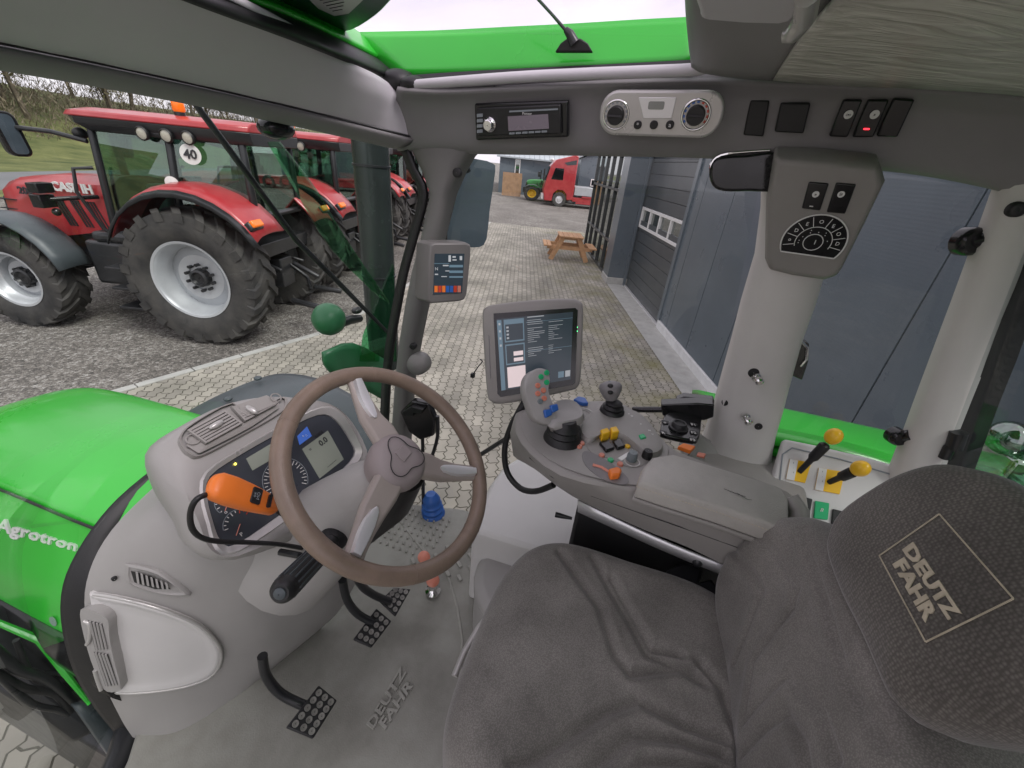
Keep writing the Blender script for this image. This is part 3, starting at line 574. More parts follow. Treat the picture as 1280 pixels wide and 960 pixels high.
mb = MB(); [mb.ell(U(34.7+i*.45, -2.1-.0, 3.12), (.1, .1, .1)) for i in range(5)]; ubox(mb, 34.5, 36.8, -1.68, -1.55, .45, .75); mb.build('lamp_bar', white, cab, smooth=60)
for v in (-2.9,):
    mb = MB(); mb.lathe([(.27, .1), (.33, .13), (.5, .12), (.51, .05), (.5, -.25), (.2, -.25)], U(34.5, v, .51), U(-1, 0, 0), 28); mb.build('tyre', rubber, TK, smooth=40)
    mb = MB(); mb.lathe([(.27, .1), (.25, .02), (.12, .04), (.1, .12), (.01, .12)], U(34.5, v, .51), U(-1, 0, 0), 28); mb.build('rim', alu, TK, smooth=40)
mb = MB(); ubox(mb, 34.5, 36.8, -14, -3.9, .45, .75); ubox(mb, 34.45, 36.85, -14, -4.6, .75, .86); ubox(mb, 34.5, 34.6, -14, -4.2, .3, .45); mb.build('trailer', red, TK, bevel=.02)
mb = MB(); ubox(mb, 34.5, 36.8, -5.4, -4.0, .9, 1.5); mb.build('storage_box', rim_m, TK, bevel=.02)
for v in (-9.5, -10.8, -12.1):
    mb = MB(); mb.lathe([(.27, .1), (.33, .13), (.45, .12), (.46, .05), (.45, -.25), (.2, -.25)], U(34.55, v, .46), U(-1, 0, 0), 20); mb.build('tyre', rubber, TK, smooth=40)
# =============================== OUR TRACTOR : CAB ====================================
CX = .50
G = thing('tractor', 'large green tractor whose grey cab interior, hood and cab pillars fill the foreground', 'tractor', (CX, .3, 0))
# ---- cab floor with mat
mb = MB(); fl = [(-.33, -1.05), (1.2, -1.05), (1.2, .50), (1.12, .80), (.98, .98), (.25, .98), (.155, .90), (.05, .84), (-.33, .62)]
ZF = EYE-1.33
mb.prism([V((x, y, ZF-.06)) for x, y in fl], (0, 0, .06)); mb.build('cab_floor', matm, G, bevel=.01)
mb = MB(); # raised tread lozenges
def tread(px, py, l=.026, w_=.013, a=.5):
    p = PZ(px, py, -1.33); mb.box(p + V((0, 0, .003)), (l, w_, .008), Matrix.Rotation(a, 3, 'Z'))
for i in range(9):
    for j in range(10):
        x = .92 + i*.028; y = .52 + j*.028
        if x*.6 + y > 1.10 and x < 1.13 and y < .80: mb.box(V((x, y, ZF+.003)), (.016, .008, .007), Matrix.Rotation(.6, 3, 'Z'))
for i in range(8):
    for j in range(9):
        x = .84 + i*.05; y = .30 + j*.047 + (i % 2)*.023
        if .93 < x*.6 + y < 1.10 or (x > .84+.0*y and y < .45 and x < .98): mb.box(V((x, y, ZF+.003)), (.027, .013, .008), Matrix.Rotation(.9, 3, 'Z'))
mb.build('raised_treads', matd, G, bevel=.002)
mb = MB(); a = PZ(459, 912, -1.328); b_ = PZ(508, 840, -1.328); x = (b_-a).normalized(); y = V((-x.y, x.x, 0)); c = (a+b_)/2
fz = lambda x_, y_, l: PZ(x_, y_, -1.33) + V((0, 0, l))
text_quad(mb, 'DEUTZ', (458, 906), (501, 834), (509, 841), (467, 913), fz, -.002, .006, matd); text_quad(mb, 'FAHR', (473, 904), (511, 848), (517, 858), (482, 913), fz, -.002, .006, matd)
mb.build('floor_lettering', None, G, smooth=0)
# mat edge ridge
mb = MB(); mb.tube([PZ(px, py, -1.33) for px, py in ((500, 652), (530, 690), (560, 720), (572, 760), (578, 800), (576, 850))], .004, 6); mb.build('mat_ridge', matd, G)
# floor plinth in front (left of column) and door sill
mb = MB(); mb.tube([V((-.35, .64, ZF-.03)), V((.05, .87, ZF-.03)), V((.16, .94, ZF-.03)), V((.25, 1.02, ZF-.03))], .03, 10); mb.build('sill_beam', satin, G, smooth=50)

# ---- windscreen header (bowed beam across the top of the windscreen)
def yc(x): return 1.0 - .80*(x-.5)**2
def zb(x): return EYE + .081 - .135*(x-.5)**2
xs = [-.62, -.45, -.25, 0, .2, .35, .45, .55, .65, .75, .85, .95, 1.03, 1.09, 1.13]
SC0, SC1 = PZ(238, 2, .15), PZ(398, 92, .12)
def recess(v):                                   # shallow moulded scoop above the seam
    ab = SC1-SC0; t = (v-SC0).dot(ab)/ab.dot(ab); d = (v - SC0 - ab*t); w = .052*(1-abs(2*t-1)**2.2) if 0 < t < 1 else 0
    if w < .004: return v
    q = d.length/w
    if q >= 1: return v
    return v + V((0, .022, .010))*min(1, (1-q)*2.2)
mb = MB(); rows = []
for q, dz, ty in ((0, .0, 0), (.10, .012, 0), (.26, .034, 0), (.5, .066, 0), (.75, .098, 0), (.92, .118, 0), (1.0, .124, 0)):
    r = []
    for x in xs:
        y0 = yc(x) - .03; y1 = .715 - .02*(x > 1.0)
        y = y0 + (y1-y0)*q; bul = -.03*sin(q*pi)*(1 if y0-y1 > .05 else .6)
        r.append(V((x, y + bul, zb(x) + .004 + dz*.85 + .010*sin(q*pi))))
    rows.append(r)
mb.grid(rows, 12, 8, recess); hd = mb.build('windscreen_header', trimh, G, solid=.012, smooth=60)
mb = MB(); rows = []
for q, dy, dz in ((0, .05, -.012), (.4, .02, -.014), (.8, -.015, -.004), (1, -.026, .006)): rows.append([V((x, yc(x)+dy, zb(x)+dz)) for x in xs])
mb.grid(rows, 3, 2); mb.build('header_lower_strip', trimd, hd, solid=.012, smooth=60)
mb = MB(); mb.tube([V((x, yc(x)-.033, zb(x)+.006)) for x in xs], .0025, 6); mb.build('header_seam', black, hd)
# wiper motor cover and dark rounded visor
mb = MB(); p = PY(345, 160, .93); mb.ell(p, (.045, .04, .026)); mb.build('wiper_motor_cover', blackg, hd, smooth=60)
mb = MB(); p = PY(768*.2+0, 118, .96); 
# ---- right-hand roof console
cols = [(497, 180, 145, 108), (530, 181, 145, 110), (565, 183, 146, 110), (620, 184, 147, 107), (700, 185, 147, 103), (780, 186, 146, 99), (860, 187, 145, 97), (930, 190, 145, 97), (1000, 194, 147, 99), (1060, 199, 150, 101), (1130, 205, 156, 104), (1200, 216, 166, 108), (1280, 234, 180, 115), (1400, 268, 205, 135), (1560, 320, 250, 160)]
def xs_(px): return 1.13 + .03*min(1, max(0, (px-500)/500))
CROW = []
for k in range(5):
    r = []
    for px, b, m_, t in cols:
        X = xs_(px)
        P3 = [PX(px, b+1, X+.045), PX(px, b, X+.01), PX(px, m_, X-.012), PX(px, (m_+t)/2-3, X-.03), PX(px, t, X-.055)][k]; r.append(P3)
    CROW.append(r)
mb = MB(); mb.grid(CROW, 4, 4); rc = mb.build('roof_console', trimd, G, solid=.012, smooth=60)
KS = Surf(mb)
mb = MB(); mb.tube([KS(x, y, .001) for x, y in ((556, 108), (560, 125), (562, 145), (560, 160), (552, 172), (538, 178))], .0013, 5); mb.build('console_seam', black, rc)
# helper frames on the console face
def face(px, py, X=1.098, tilt=.25):
    o = PX(px, py, X); x = V((-.05, -1, .035)).normalized(); n = V((-1, 0, -.0)); n = V((-cos(tilt), .05, -sin(tilt))).normalized(); y = -(x.cross(n)).normalized()
    if y.z < 0: y = -y
    return o, x, y, n
CF_O, CF_X, CF_Y, CF_N = face(650, 148)
def on(px, py, lift=0): return PP(px, py, CF_O, CF_N) + CF_N*lift
# car radio
RA = thing('car_radio', 'black single-slot car radio with silver knob in the roof console', 'radio', on(653, 150))
q = [on(594, 129), on(711, 125), on(711, 171), on(596, 175)]
mb = MB(); mb.prism([p - CF_N*.01 for p in q], CF_N*.016); mb.build('surround', blackg, RA, bevel=.004)
q = [on(599, 134, .006), on(703, 129, .006), on(704, 166, .006), on(600, 169, .006)]
mb = MB(); mb.prism(q, CF_N*.010); mb.build('face', black, RA, bevel=.003)
mb = MB(); mb.prism([on(638, 144, .0165), on(688, 141, .0165), on(689, 159, .0165), on(639, 162, .0165)], CF_N*.001); mb.build('display', mat('radio_display', (.10, .085, .10), .25, var=.1, emit=(.25, .2, .25), es=.12), RA)
mb = MB(); mb.lathe([(.016, 0), (.016, .006), (.0125, .008), (.012, .017), (.010, .019), (.001, .0185)], on(616, 154, .014), CF_N, 28); mb.build('knob', chrome, RA, smooth=40)
mb = MB()
for i in range(4): mb.prism([on(600+i*0+ (0 if i < 2 else 0), 141+i*6.5, .016), on(607, 140.5+i*6.5, .016), on(607, 144.5+i*6.5, .016), on(600, 145+i*6.5, .016)], CF_N*.002)
for i in range(6): mb.prism([on(640+i*8, 164-i*.5, .016), on(646.5+i*8, 163.7-i*.5, .016), on(646.5+i*8, 166-i*.5, .016), on(640+i*8, 166.3-i*.5, .016)], CF_N*.002)
mb.prism([on(640, 137, .016), on(700, 134, .016), on(700, 136, .016), on(640, 139, .016)], CF_N*.0015)
mb.build('buttons', inkg, RA)
mb = MB(); text_into(mb, 'Pioneer', on(662, 140.5, .0175), CF_X, CF_Y, .0075, inkw, .0003); mb.build('lettering', None, RA, smooth=0)
# climate panel
CP = thing('climate_panel', 'silver climate control panel with two round black dials in the roof console', 'control panel', on(823, 142))
cc = on(824, 142); w2 = (on(901, 143)-on(748, 140)).length; h2 = (on(824, 114)-on(824, 171)).length
mb = MB(); mb.prism([p - CF_N*.004 for p in rrect(cc, CF_X, CF_Y, w2, h2, h2*.45, 8)], CF_N*.012); mb.build('fascia', silver, CP, bevel=.005, seg=3)
for px, nm in ((771, 0), (870, 1)):
    o = on(px, 142+1, .008); mb = MB(); mb.torus(o, CF_N, .0265, .0025, 40, 8); mb.build('dial_ring', chrome, CP, smooth=60)
    mb = MB(); mb.lathe([(.018, 0), (.018, .010), (.016, .013), (.001, .013)], o, CF_N, 30); mb.box(o + CF_N*.014, (.004, .03, .004)); mb.build('dial', black, CP, smooth=40)
    mb = MB()
    for k in range(11):
        a = radians(-30 + k*24); p = o + (CF_X*cos(a) + CF_Y*sin(a))*.0222; t = CF_X*-sin(a) + CF_Y*cos(a); r_ = CF_X*cos(a)+CF_Y*sin(a)
        mb.use(redlens if nm and k < 5 else (blue if nm else inkg)); mb.prism([p - t*.0025 - r_*.0015, p + t*.0025 - r_*.0015, p + t*.0025 + r_*.0015, p - t*.0025 + r_*.0015], CF_N*.001)
    mb.build('dial_marks', None, CP)
mb = MB(); mb.prism(rrect(on(821, 131, .008), CF_X, CF_Y, .032, .014, .003), CF_N*.002); mb.build('display', mat('lcd_small', (.26, .27, .25), .2, var=0), CP)
mb = MB(); mb.prism([on(799, 121, .0075), on(846, 121, .0075), on(840, 147, .0075), on(805, 147, .0075)], CF_N*.0015); mb.build('display_frame', alu, CP, bevel=.001)
for px in (798, 818, 838):
    mb = MB(); mb.prism(rrect(on(px, 155, .008), CF_X, CF_Y, .0165, .016, .007), CF_N*.004); b = mb.build('push_button', black, CP, bevel=.0015)
    mb = MB(); text_into(mb, {798: '*', 818: '', 838: 'a'}[px] or '-', on(px, 155, .0125), CF_X, CF_Y, .012, inkw, .0003); mb.build('button_symbol', None, b, smooth=0) if px != 818 else None
# blanking plates and rocker switches of the console
F2O, F2X, F2Y, F2N = face(1040, 150, 1.125, .28)
def on2(px, py, lift=0): return PP(px, py, F2O, F2N) + F2N*lift
for q in ([(938, 124), (962, 125), (954, 170), (929, 168)], [(976, 128), (1013, 128), (1004, 166), (968, 164)]):
    mb = MB(); mb.prism([on2(*p, -.004) for p in q], F2N*.012); mb.build('blanking_plate', black, rc, bevel=.003)
for i, q in enumerate(([(1054, 124), (1078, 124), (1059, 171), (1036, 170)], [(1085, 124), (1111, 124), (1091, 171), (1065, 171)], [(1117, 122), (1143, 124), (1121, 171), (1095, 170)])):
    mb = MB(); c4 = [on2(*p, -.002) for p in q]; mb.loft([[p - F2N*.004 for p in c4], [p + F2N*.008 for p in c4], ]); s_ = mb.build('rocker_switch', blackg, rc, bevel=.003)
    if i < 2:
        mb = MB(); cxp = [(1059.5, 142), (1092, 142)][i]; mb.lathe([(.001, .001), (.0075, .001), (.0075, 0)], on2(*cxp, .0085), F2N, 24); text_into(mb, 'oo' if i == 0 else 'x', on2(*cxp, .0100), F2X, F2Y, .008, ink, .0002); mb.ms[0] if mb.ms else None
        mb2 = MB(); mb2.use(inkw); mb2.lathe([(.001, .001), (.0075, .001), (.0075, 0)], on2(*cxp, .0085), F2N, 24); text_into(mb2, 'oo' if i == 0 else 'x', on2(*cxp, .0098), F2X, F2Y, .008, ink, .0002); mb2.build('switch_symbol', None, s_, smooth=0)
    if i == 1: mb = MB(); mb.prism(rrect(on2(1082, 160, .0085), F2X, F2Y, .010, .0028, .0012), F2N*.001); mb.build('indicator_light', mat('red_indicator', (.8, .02, .02), .4, var=0, emit=(1, .03, .05), es=1.6), s_)
# ---- roof hatch: seal, green rim, glass, frames
mb = MB(); A = PX(505, 108, 1.07); pth = [PX(px, py, X) for px, py, X in ((512, 107, 1.085), (560, 103, 1.08), (640, 97, 1.075), (720, 93, 1.07), (800, 90, 1.065), (868, 87, 1.06), (886, 80, 1.04), (903, 58, .98), (922, 36, .92), (932, 10, .86), (938, -30, .8))]
mb.tube(smooth_poly(pth, 3, False), .011, 10); mb.build('hatch_edge_rail', trimh, G, smooth=60)
mb = MB(); mb.grid([[PX(x, y+14, 1.10) for x, y in ((500, 108), (560, 104), (640, 98), (720, 94), (800, 91), (880, 88), (930, 92))], [PX(x, y-4, 1.125) for x, y in ((500, 108), (560, 104), (640, 98), (720, 94), (800, 91), (880, 88), (930, 88))]], 2, 2); mb.build('hatch_inner_lip', trimd, G, solid=.006)
mb = MB(); rows = [[PX(px, py, 1.095) for px, py in ((508, 106), (600, 101), (700, 95), (800, 90), (870, 85))], [PX(px, py, 1.105) for px, py in ((508, 94), (600, 88), (700, 83), (800, 78), (872, 74))]]
mb.grid(rows, 2, 1); mb.build('hatch_seal', black, G, solid=.006)
mb = MB(); rows = [[PY(px, py, yy) for px, py, yy in ((150, -42, .70), (228, -8, .70), (300, 20, .70), (360, 43, .70), (430, 72, .705), (508, 104, .70))], [PY(px, py, yy) for px, py, yy in ((156, -52, .72), (236, -19, .72), (309, 9, .72), (371, 32, .72), (438, 64, .72), (511, 97, .715))], [PY(px, py, yy) for px, py, yy in ((164, -57, .785), (247, -26, .785), (320, 2, .785), (383, 26, .785), (449, 58, .785), (513, 92, .78))]]
mb.grid(rows, 2, 2); mb.build('hatch_seal', black, G, solid=.01)
gr = MB(); gr.grid([[PX(px, py, 1.13) for px, py in ((498, 94), (560, 92), (640, 88), (720, 84), (800, 80), (880, 75))], [PX(px, py, 1.15) for px, py in ((462, 66), (550, 64), (640, 60), (720, 56), (800, 52), (880, 48))], [PX(px, py, 1.17) for px, py in ((430, 40), (540, 38), (640, 33), (720, 29), (800, 24), (880, 20))]], 3, 3)
gr.build('green_roof_rim', green, G, solid=.02, smooth=60)
gr = MB(); gr.grid([[PY(px, py, .77) for px, py in ((160, -58), (240, -22), (314, 7), (378, 32), (445, 64), (508, 95))], [PY(px, py, .80) for px, py in ((225, -60), (280, -20), (342, 5), (400, 32), (456, 60), (504, 92))], [PY(px, py, .83) for px, py in ((330, -60), (340, -18), (375, 2), (415, 28), (450, 50), (490, 86))]], 3, 3)
gr.build('green_roof_rim', green, G, solid=.015, smooth=60)
mb = MB(); hz = .26; mb.add([V((-.4, .80, EYE+hz)), V((1.16, .80, EYE+hz)), V((1.16, -.02, EYE+hz)), V((-.4, -.02, EYE+hz))], [(0, 1, 2, 3)]); mb.build('hatch_glass', glass_roof, G, solid=.005, smooth=0)
# dark hatch frame with printed label
mb = MB(); hp = smooth_poly([PZ(px, py, .235) for px, py in ((290, -30), (350, 5), (385, 22), (418, 38), (440, 38), (470, 20), (492, -2), (520, -30), (400, -60))], 3)
mb.prism(hp, (0, 0, .012)); fr = mb.build('hatch_shade_frame', mat('dark_green_frame', (.012, .035, .034), .35, var=.1), G, bevel=.004)
mb = MB(); lp = [PZ(px, py, .2335) for px, py in ((387, 0), (398, 11), (418, 20), (436, 17), (456, -2), (440, -20), (400, -20))]; mb.prism(lp, (0, 0, .001)); lb = mb.build('printed_label', mat('label_paper', (.62, .62, .62), .5, var=.03), fr)
mb = MB()
for i in range(5):
    a, b2 = PZ(400+i*4, 1+i*3.3, .2325), PZ(432-i*1, -6+i*4.5, .2325); d = (b2-a).normalized(); n = V((-d.y, d.x, 0))*.0007; mb.prism([a-n, b2-n, b2+n, a+n], (0, 0, .0006))
mb.build('printed_lines', ink, lb)
mb = MB(); mb.ell(PX(500, 104, 1.13), (.05, .05, .03)); mb.ell(PX(520, 108, 1.11), (.04, .04, .022)); mb.build('hatch_corner_block', black, G, smooth=60)
# aerial
AE = MB(); base = PX(718, 60, 1.118); AE.prism([PX(695, 67, 1.125), PX(742, 67, 1.125), PX(736, 56, 1.12), PX(727, 50, 1.12), PX(710, 50, 1.12), PX(702, 56, 1.12)], (-.014, 0, .0)); ae = AE.build('aerial', black, G, bevel=.003)
AE = MB(); AE.tube([PX(718, 54, 1.105), PX(712, 42, 1.10), PX(707, 37, 1.10)], [.011, .009, .006], 10); AE.tube([PX(709, 40, 1.10), PX(690, 18, 1.10), PX(668, -6, 1.10), PX(640, -36, 1.1)], [.0035, .003, .003, .0025], 8); AE.build('aerial_stalk', satin, ae, smooth=50)
# roof behind the hatch: dark moulding, headliner, handle block
def rz(px, py, z): return PZ(px, py, z)
mb = MB(); mb.grid([[PZ(*p) for p in ((858, -60, .27), (880, -60, .26), (960, -60, .25), (1060, -60, .24))], [PZ(*p) for p in ((856, 0, .25), (875, 0, .235), (960, 0, .225), (1048, 0, .215))], [PZ(*p) for p in ((860, 50, .22), (885, 52, .205), (945, 52, .200), (1005, 52, .192))], [PZ(*p) for p in ((864, 84, .19), (880, 92, .17), (930, 99, .17), (966, 101, .172))]], 4, 4)
mb.build('rear_roof_moulding', trimd, G, solid=-.01, smooth=60)
m, N, L, b = node_mat('wrinkled_plastic_film'); tc = N.new('ShaderNodeTexCoord'); mp = N.new('ShaderNodeMapping'); mp.inputs['Scale'].default_value = (34, 6, 10); mp.inputs['Rotation'].default_value = (0, 0, .35)
L.new(tc.outputs['Object'], mp.inputs[0]); n1 = N.new('ShaderNodeTexNoise'); n1.inputs['Scale'].default_value = 1.5; n1.inputs['Detail'].default_value = 9; n1.inputs['Distortion'].default_value = 1.2; L.new(mp.outputs[0], n1.inputs['Vector'])
cr = N.new('ShaderNodeValToRGB'); cr.color_ramp.elements[0].position = .35; cr.color_ramp.elements[0].color = (.43, .42, .37, 1); cr.color_ramp.elements[1].position = .7; cr.color_ramp.elements[1].color = (.64, .63, .57, 1); L.new(n1.outputs['Fac'], cr.inputs[0]); L.new(cr.outputs[0], b.inputs['Base Color'])
b.inputs['Roughness'].default_value = .3; bp = N.new('ShaderNodeBump'); bp.inputs['Strength'].default_value = 1; bp.inputs['Distance'].default_value = .006; L.new(n1.outputs['Fac'], bp.inputs['Height']); L.new(bp.outputs[0], b.inputs['Normal']); filmm = m
mb = MB(); mb.grid([[PZ(*p) for p in ((966, 101, .170), (1060, 108, .165), (1160, 112, .16), (1290, 122, .155), (1450, 150, .15))], [PZ(*p) for p in ((998, 55, .182), (1080, 55, .18), (1180, 55, .175), (1300, 55, .17), (1450, 60, .165))], [PZ(*p) for p in ((1045, 0, .20), (1110, 0, .195), (1200, 0, .19), (1300, 0, .185), (1450, 0, .18))], [PZ(*p) for p in ((1110, -70, .21), (1160, -70, .205), (1230, -70, .2), (1320, -70, .195), (1450, -70, .19))]], 4, 4)
mb.build('headliner', filmm, G, solid=-.01, smooth=60)
mb = MB(); mb.prism(smooth_poly([PZ(px, py, .175) for px, py in ((874, -25), (873, 18), (884, 27), (975, 32), (1000, 20), (1008, 2), (1010, -25))], 2), (0, 0, .03)); mb.build('hatch_handle_block', trimh, G, bevel=.008, seg=3)
mb = MB(); mb.tube([PZ(1010, -8, .178), PZ(1006, 22, .172), PZ(992, 42, .168), PZ(978, 47, .165)], [.012, .012, .010, .006], 10); mb.build('hatch_handle', silver, G, smooth=60)

# ---- pillars
def pillar(name, rows, m, bulge=.03, parent=G, back=.05):
    """rows of (py, pxL, pxR, X): a rounded post, lofted with real depth"""
    rings = []
    for py, l, r, X in rows:
        A, B = PX(l, py, X), PX(r, py, X); c = (A+B)/2; n = V((-1, 0, 0)); w = (B-A)
        rings.append([A, A + w*.08 + n*bulge*.6, A + w*.28 + n*bulge, A + w*.5 + n*bulge*1.1, A + w*.72 + n*bulge, A + w*.92 + n*bulge*.6, B, B - n*back, A - n*back])
    mb = MB(); mb.loft(rings, True); o = mb.build(name, m, parent, smooth=50); return o
ap = pillar('front_corner_pillar', [(176, 508, 602, 1.155), (195, 518, 585, 1.15), (215, 528, 574, 1.15), (243, 538, 562, 1.145), (300, 526, 548, 1.14), (340, 515, 538, 1.135), (380, 507, 529, 1.13), (430, 499, 519, 1.12), (480, 494, 511, 1.12), (540, 490, 507, 1.12), (600, 488, 505, 1.12), (650, 487, 504, 1.12)], pillar_a, .018)
mb = MB(); mb.grid([[PX(l, py, 1.16), PX(l+9, py, 1.15)] for py, l in ((182, 503), (210, 513), (243, 527), (300, 513), (340, 502), (380, 494), (430, 485), (480, 480), (540, 477), (600, 474), (660, 472))], 1, 3); mb.build('pillar_seal', black, ap, solid=.012)
mb = MB(); c = PX(523, 455, 1.085); mb.lathe([(.001, .028), (.026, .026), (.034, .016), (.036, 0), (.036, -.03)], c, V((-1, -.2, .2)), 28); mb.build('pillar_knuckle', pillar_a, ap, smooth=50)
for px, py in ((571, 216), (516, 433)): mb = MB(); mb.lathe([(.001, .004), (.007, .005), (.011, .003), (.012, -.01)], PX(px, py, 1.108), V((-1, -.1, 0)), 20); mb.build('pillar_plug', black, ap, smooth=50)
mb = MB(); mb.tube([PX(541, 212, 1.12), PX(556, 228, 1.12)], .002, 5)
bp_ = pillar('centre_pillar', [(190, 958, 1102, 1.20), (260, 956, 1060, 1.20), (320, 948, 1038, 1.20), (380, 930, 1020, 1.205), (430, 917, 1002, 1.21), (480, 903, 988, 1.215), (515, 893, 979, 1.215), (545, 883, 970, 1.21), (565, 874, 966, 1.20), (590, 862, 963, 1.19)], pillar_m, .035)
# gauge pod on the pillar
pod_n = V((-.93, .12, -.30)).normalized(); pod_o = PX(1030, 270, 1.10)
def onp(px, py, lift=0): return PP(px, py, pod_o, pod_n) + pod_n*lift
out0 = [(968, 196), (1030, 200), (1100, 208), (1107, 228), (1082, 280), (1053, 337), (1046, 347), (1030, 352), (990, 346), (962, 339), (956, 325), (957, 260)]
ctr = onp(1025, 270); R0_ = [onp(*p) for p in out0]
mb = MB(); mb.loft([[p + (ctr-p)*-.02 - pod_n*.08 for p in R0_], [p - pod_n*.01 for p in R0_], [p + (ctr-p)*.07 + pod_n*.004 for p in R0_]]); pod = mb.build('gauge_pod', pod_m, G, bevel=.006, seg=3, smooth=50)
px_c, py_c = 1016, 301; gx = (onp(1057, 305)-onp(px_c, py_c)); gR = gx.length; gxu = gx.normalized(); gyu = pod_n.cross(gxu).normalized()
if gyu.z < 0: gyu = -gyu
gc = onp(px_c, py_c, .004)
def dialpts(r, lo=-32): return [gc + (gxu*cos(radians(a)) + gyu*sin(radians(a)))*r for a in range(lo, 181-lo, 8)]
mb = MB(); mb.prism(dialpts(gR), pod_n*.003); gd = mb.build('load_gauge', blackg, pod)
mb = MB(); mb.tube([p + pod_n*.003 for p in dialpts(gR*.99) + [dialpts(gR*.99)[0]]], .0016, 6); mb.build('gauge_ring', inkw, gd)
mb = MB(); mb.use(inkw)
for k, a in enumerate((-12, 16, 44, 72, 90+18, 136, 164, 192)):
    for r0, r1 in ((.58, .92),):
        d = gxu*cos(radians(a)) + gyu*sin(radians(a)); t = d.cross(pod_n); p0, p1 = gc + d*gR*r0 + pod_n*.0035, gc + d*gR*r1 + pod_n*.0035; mb.prism([p0 - t*.0006, p1 - t*.0006, p1 + t*.0006, p0 + t*.0006], pod_n*.0006)
mb.tube([gc + (gxu*cos(radians(a)) + gyu*sin(radians(a)))*gR*.56 + pod_n*.004 for a in range(-20, 201, 10)], .0008, 4); mb.tube([gc + (gxu*cos(radians(a)) + gyu*sin(radians(a)))*gR*.30 + pod_n*.004 for a in range(0, 361, 20)], .0009, 4)
for k, a in enumerate((2, 30, 58, 90, 122, 150, 178)):
    d = gxu*cos(radians(a)) + gyu*sin(radians(a)); text_into(mb, 'DOEOEDo'[k], gc + d*gR*.74 + pod_n*.0038, gxu, gyu, .011, inkw, .0003)
for k, a in enumerate(range(20, 181, 32)):
    d = gxu*cos(radians(a)) + gyu*sin(radians(a)); text_into(mb, '.:.:.:'[k % 6], gc + d*gR*.44 + pod_n*.0038, gxu, gyu, .016, inkw, .0003)
text_into(mb, '1', gc + gxu*.004 + pod_n*.0038, gxu, gyu, .014, inkw, .0003)
mb.build('gauge_symbols', None, gd, smooth=0)
for i, q in enumerate(([(1011, 226), (1036, 228), (1025, 262), (1002, 259)], [(1045, 227), (1070, 229), (1056, 266), (1033, 264)])):
    mb = MB(); mb.prism([onp(*p, .002) for p in q], pod_n*.006); s_ = mb.build('rocker_switch', blackg, pod, bevel=.0025)
    mb = MB(); mb.use(inkw); c_ = onp(*[(1019.5, 241), (1051, 241)][i], .0085); mb.lathe([(.001, .001), (.0062, .001), (.0062, 0)], c_, pod_n, 20); text_into(mb, 'oD'[i], c_ + pod_n*.0012, gxu, gyu, .008, ink, .0002); mb.build('switch_symbol', None, s_, smooth=0)
    if i == 0: mb = MB(); mb.prism(rrect(onp(1014, 256, .0082), gxu, gyu, .007, .002, .0008), pod_n*.0006); mb.build('switch_mark', inkw, s_)
mb = MB(); mb.ell(PX(1000, 200, 1.13), (.03, .10, .012)); 
for px, py in ((945, 471), (932, 521)):
    o = PX(px, py, 1.172); mb = MB(); ax_ = V((-1, -.15, -.05)); mb.lathe([(.012, 0), (.012, .004), (.007, .005), (.006, .016), (.011, .018), (.0105, .030), (.006, .034), (.001, .034)], o, ax_, 16); mb.build('pillar_bolt', chrome, bp_, smooth=40)
for px, py, r in ((948, 533, .0105), (906, 503, .010), (942, 466, .014)): mb = MB(); mb.lathe([(.001, .002), (r, .002), (r, -.01)], PX(px, py, 1.177 if px != 906 else 1.196), V((-1, .0 if px != 906 else 1.2, 0)), 20); mb.build('pillar_hole_plug', black, bp_, smooth=40)
# tilted side moulding between console and rear corner + rear pillar
pr = pillar('rear_corner_pillar', [(200, 1262, 1420, 1.17), (232, 1254, 1370, 1.17), (300, 1229, 1296, 1.165), (380, 1199, 1264, 1.16), (450, 1172, 1235, 1.155), (497, 1154, 1216, 1.15), (545, 1136, 1197, 1.145), (590, 1118, 1180, 1.14), (640, 1098, 1160, 1.13), (700, 1078, 1140, 1.13)], pillar_m, .02, back=.03)
mb = MB(); mb.lathe([(.001, .004), (.010, .006), (.014, .003), (.015, -.01)], PX(1272, 262, 1.145), V((-1, 0, 0)), 22); mb.build('pillar_plug', black, pr, smooth=50)
mb = MB(); mb.grid([[PX(l-3, py, 1.14), PX(l+34+14*(py < 400), py, 1.17)] for py, l in ((200, 1330), (300, 1297), (345, 1283), (400, 1257), (450, 1237), (497, 1218), (545, 1200), (600, 1180))], 1, 3); mb.build('rear_window_frame', black, G, solid=.02)
for px, py, X, s_ in ((1215, 302, 1.185, 1.0), (1123, 547, 1.16, .75)):
    mb = MB(); mb.lathe([(.001, .01), (.022*s_, .012), (.028*s_, .006), (.030*s_, -.004), (.030*s_, -.02)], PX(px, py, X), V((-1, -.2, .1)), 28); mb.tube([PX(px, py, X+.01), PX(px+22*s_, py-3, X-.01)], .020*s_, 10); mb.build('window_clamp', blackg, pr, smooth=50)
mb = MB(); mb.tube([PX(1199, 549, 1.12), PX(1186, 560, 1.12), PX(1180, 572, 1.12)], .012, 10); mb.cyl(PX(1199, 540, 1.12), PX(1192, 560, 1.12), .017); mb.build('rear_window_hinge', satin, pr, smooth=50)
# black latch behind the centre pillar
mb = MB(); mb.prism([PX(px, py, 1.24) for px, py in ((1003, 425), (1012, 430), (1011, 452), (1003, 476), (990, 470), (993, 445))], (.03, 0, 0)); mb.build('window_latch', blackg, G, bevel=.004)
mb = MB(); mb.tube([PX(1002, 427, 1.235), PX(1009, 434, 1.235), PX(1008, 450, 1.235), PX(1001, 458, 1.235)], .004, 6); mb.build('latch_spring', chrome, G, smooth=50)
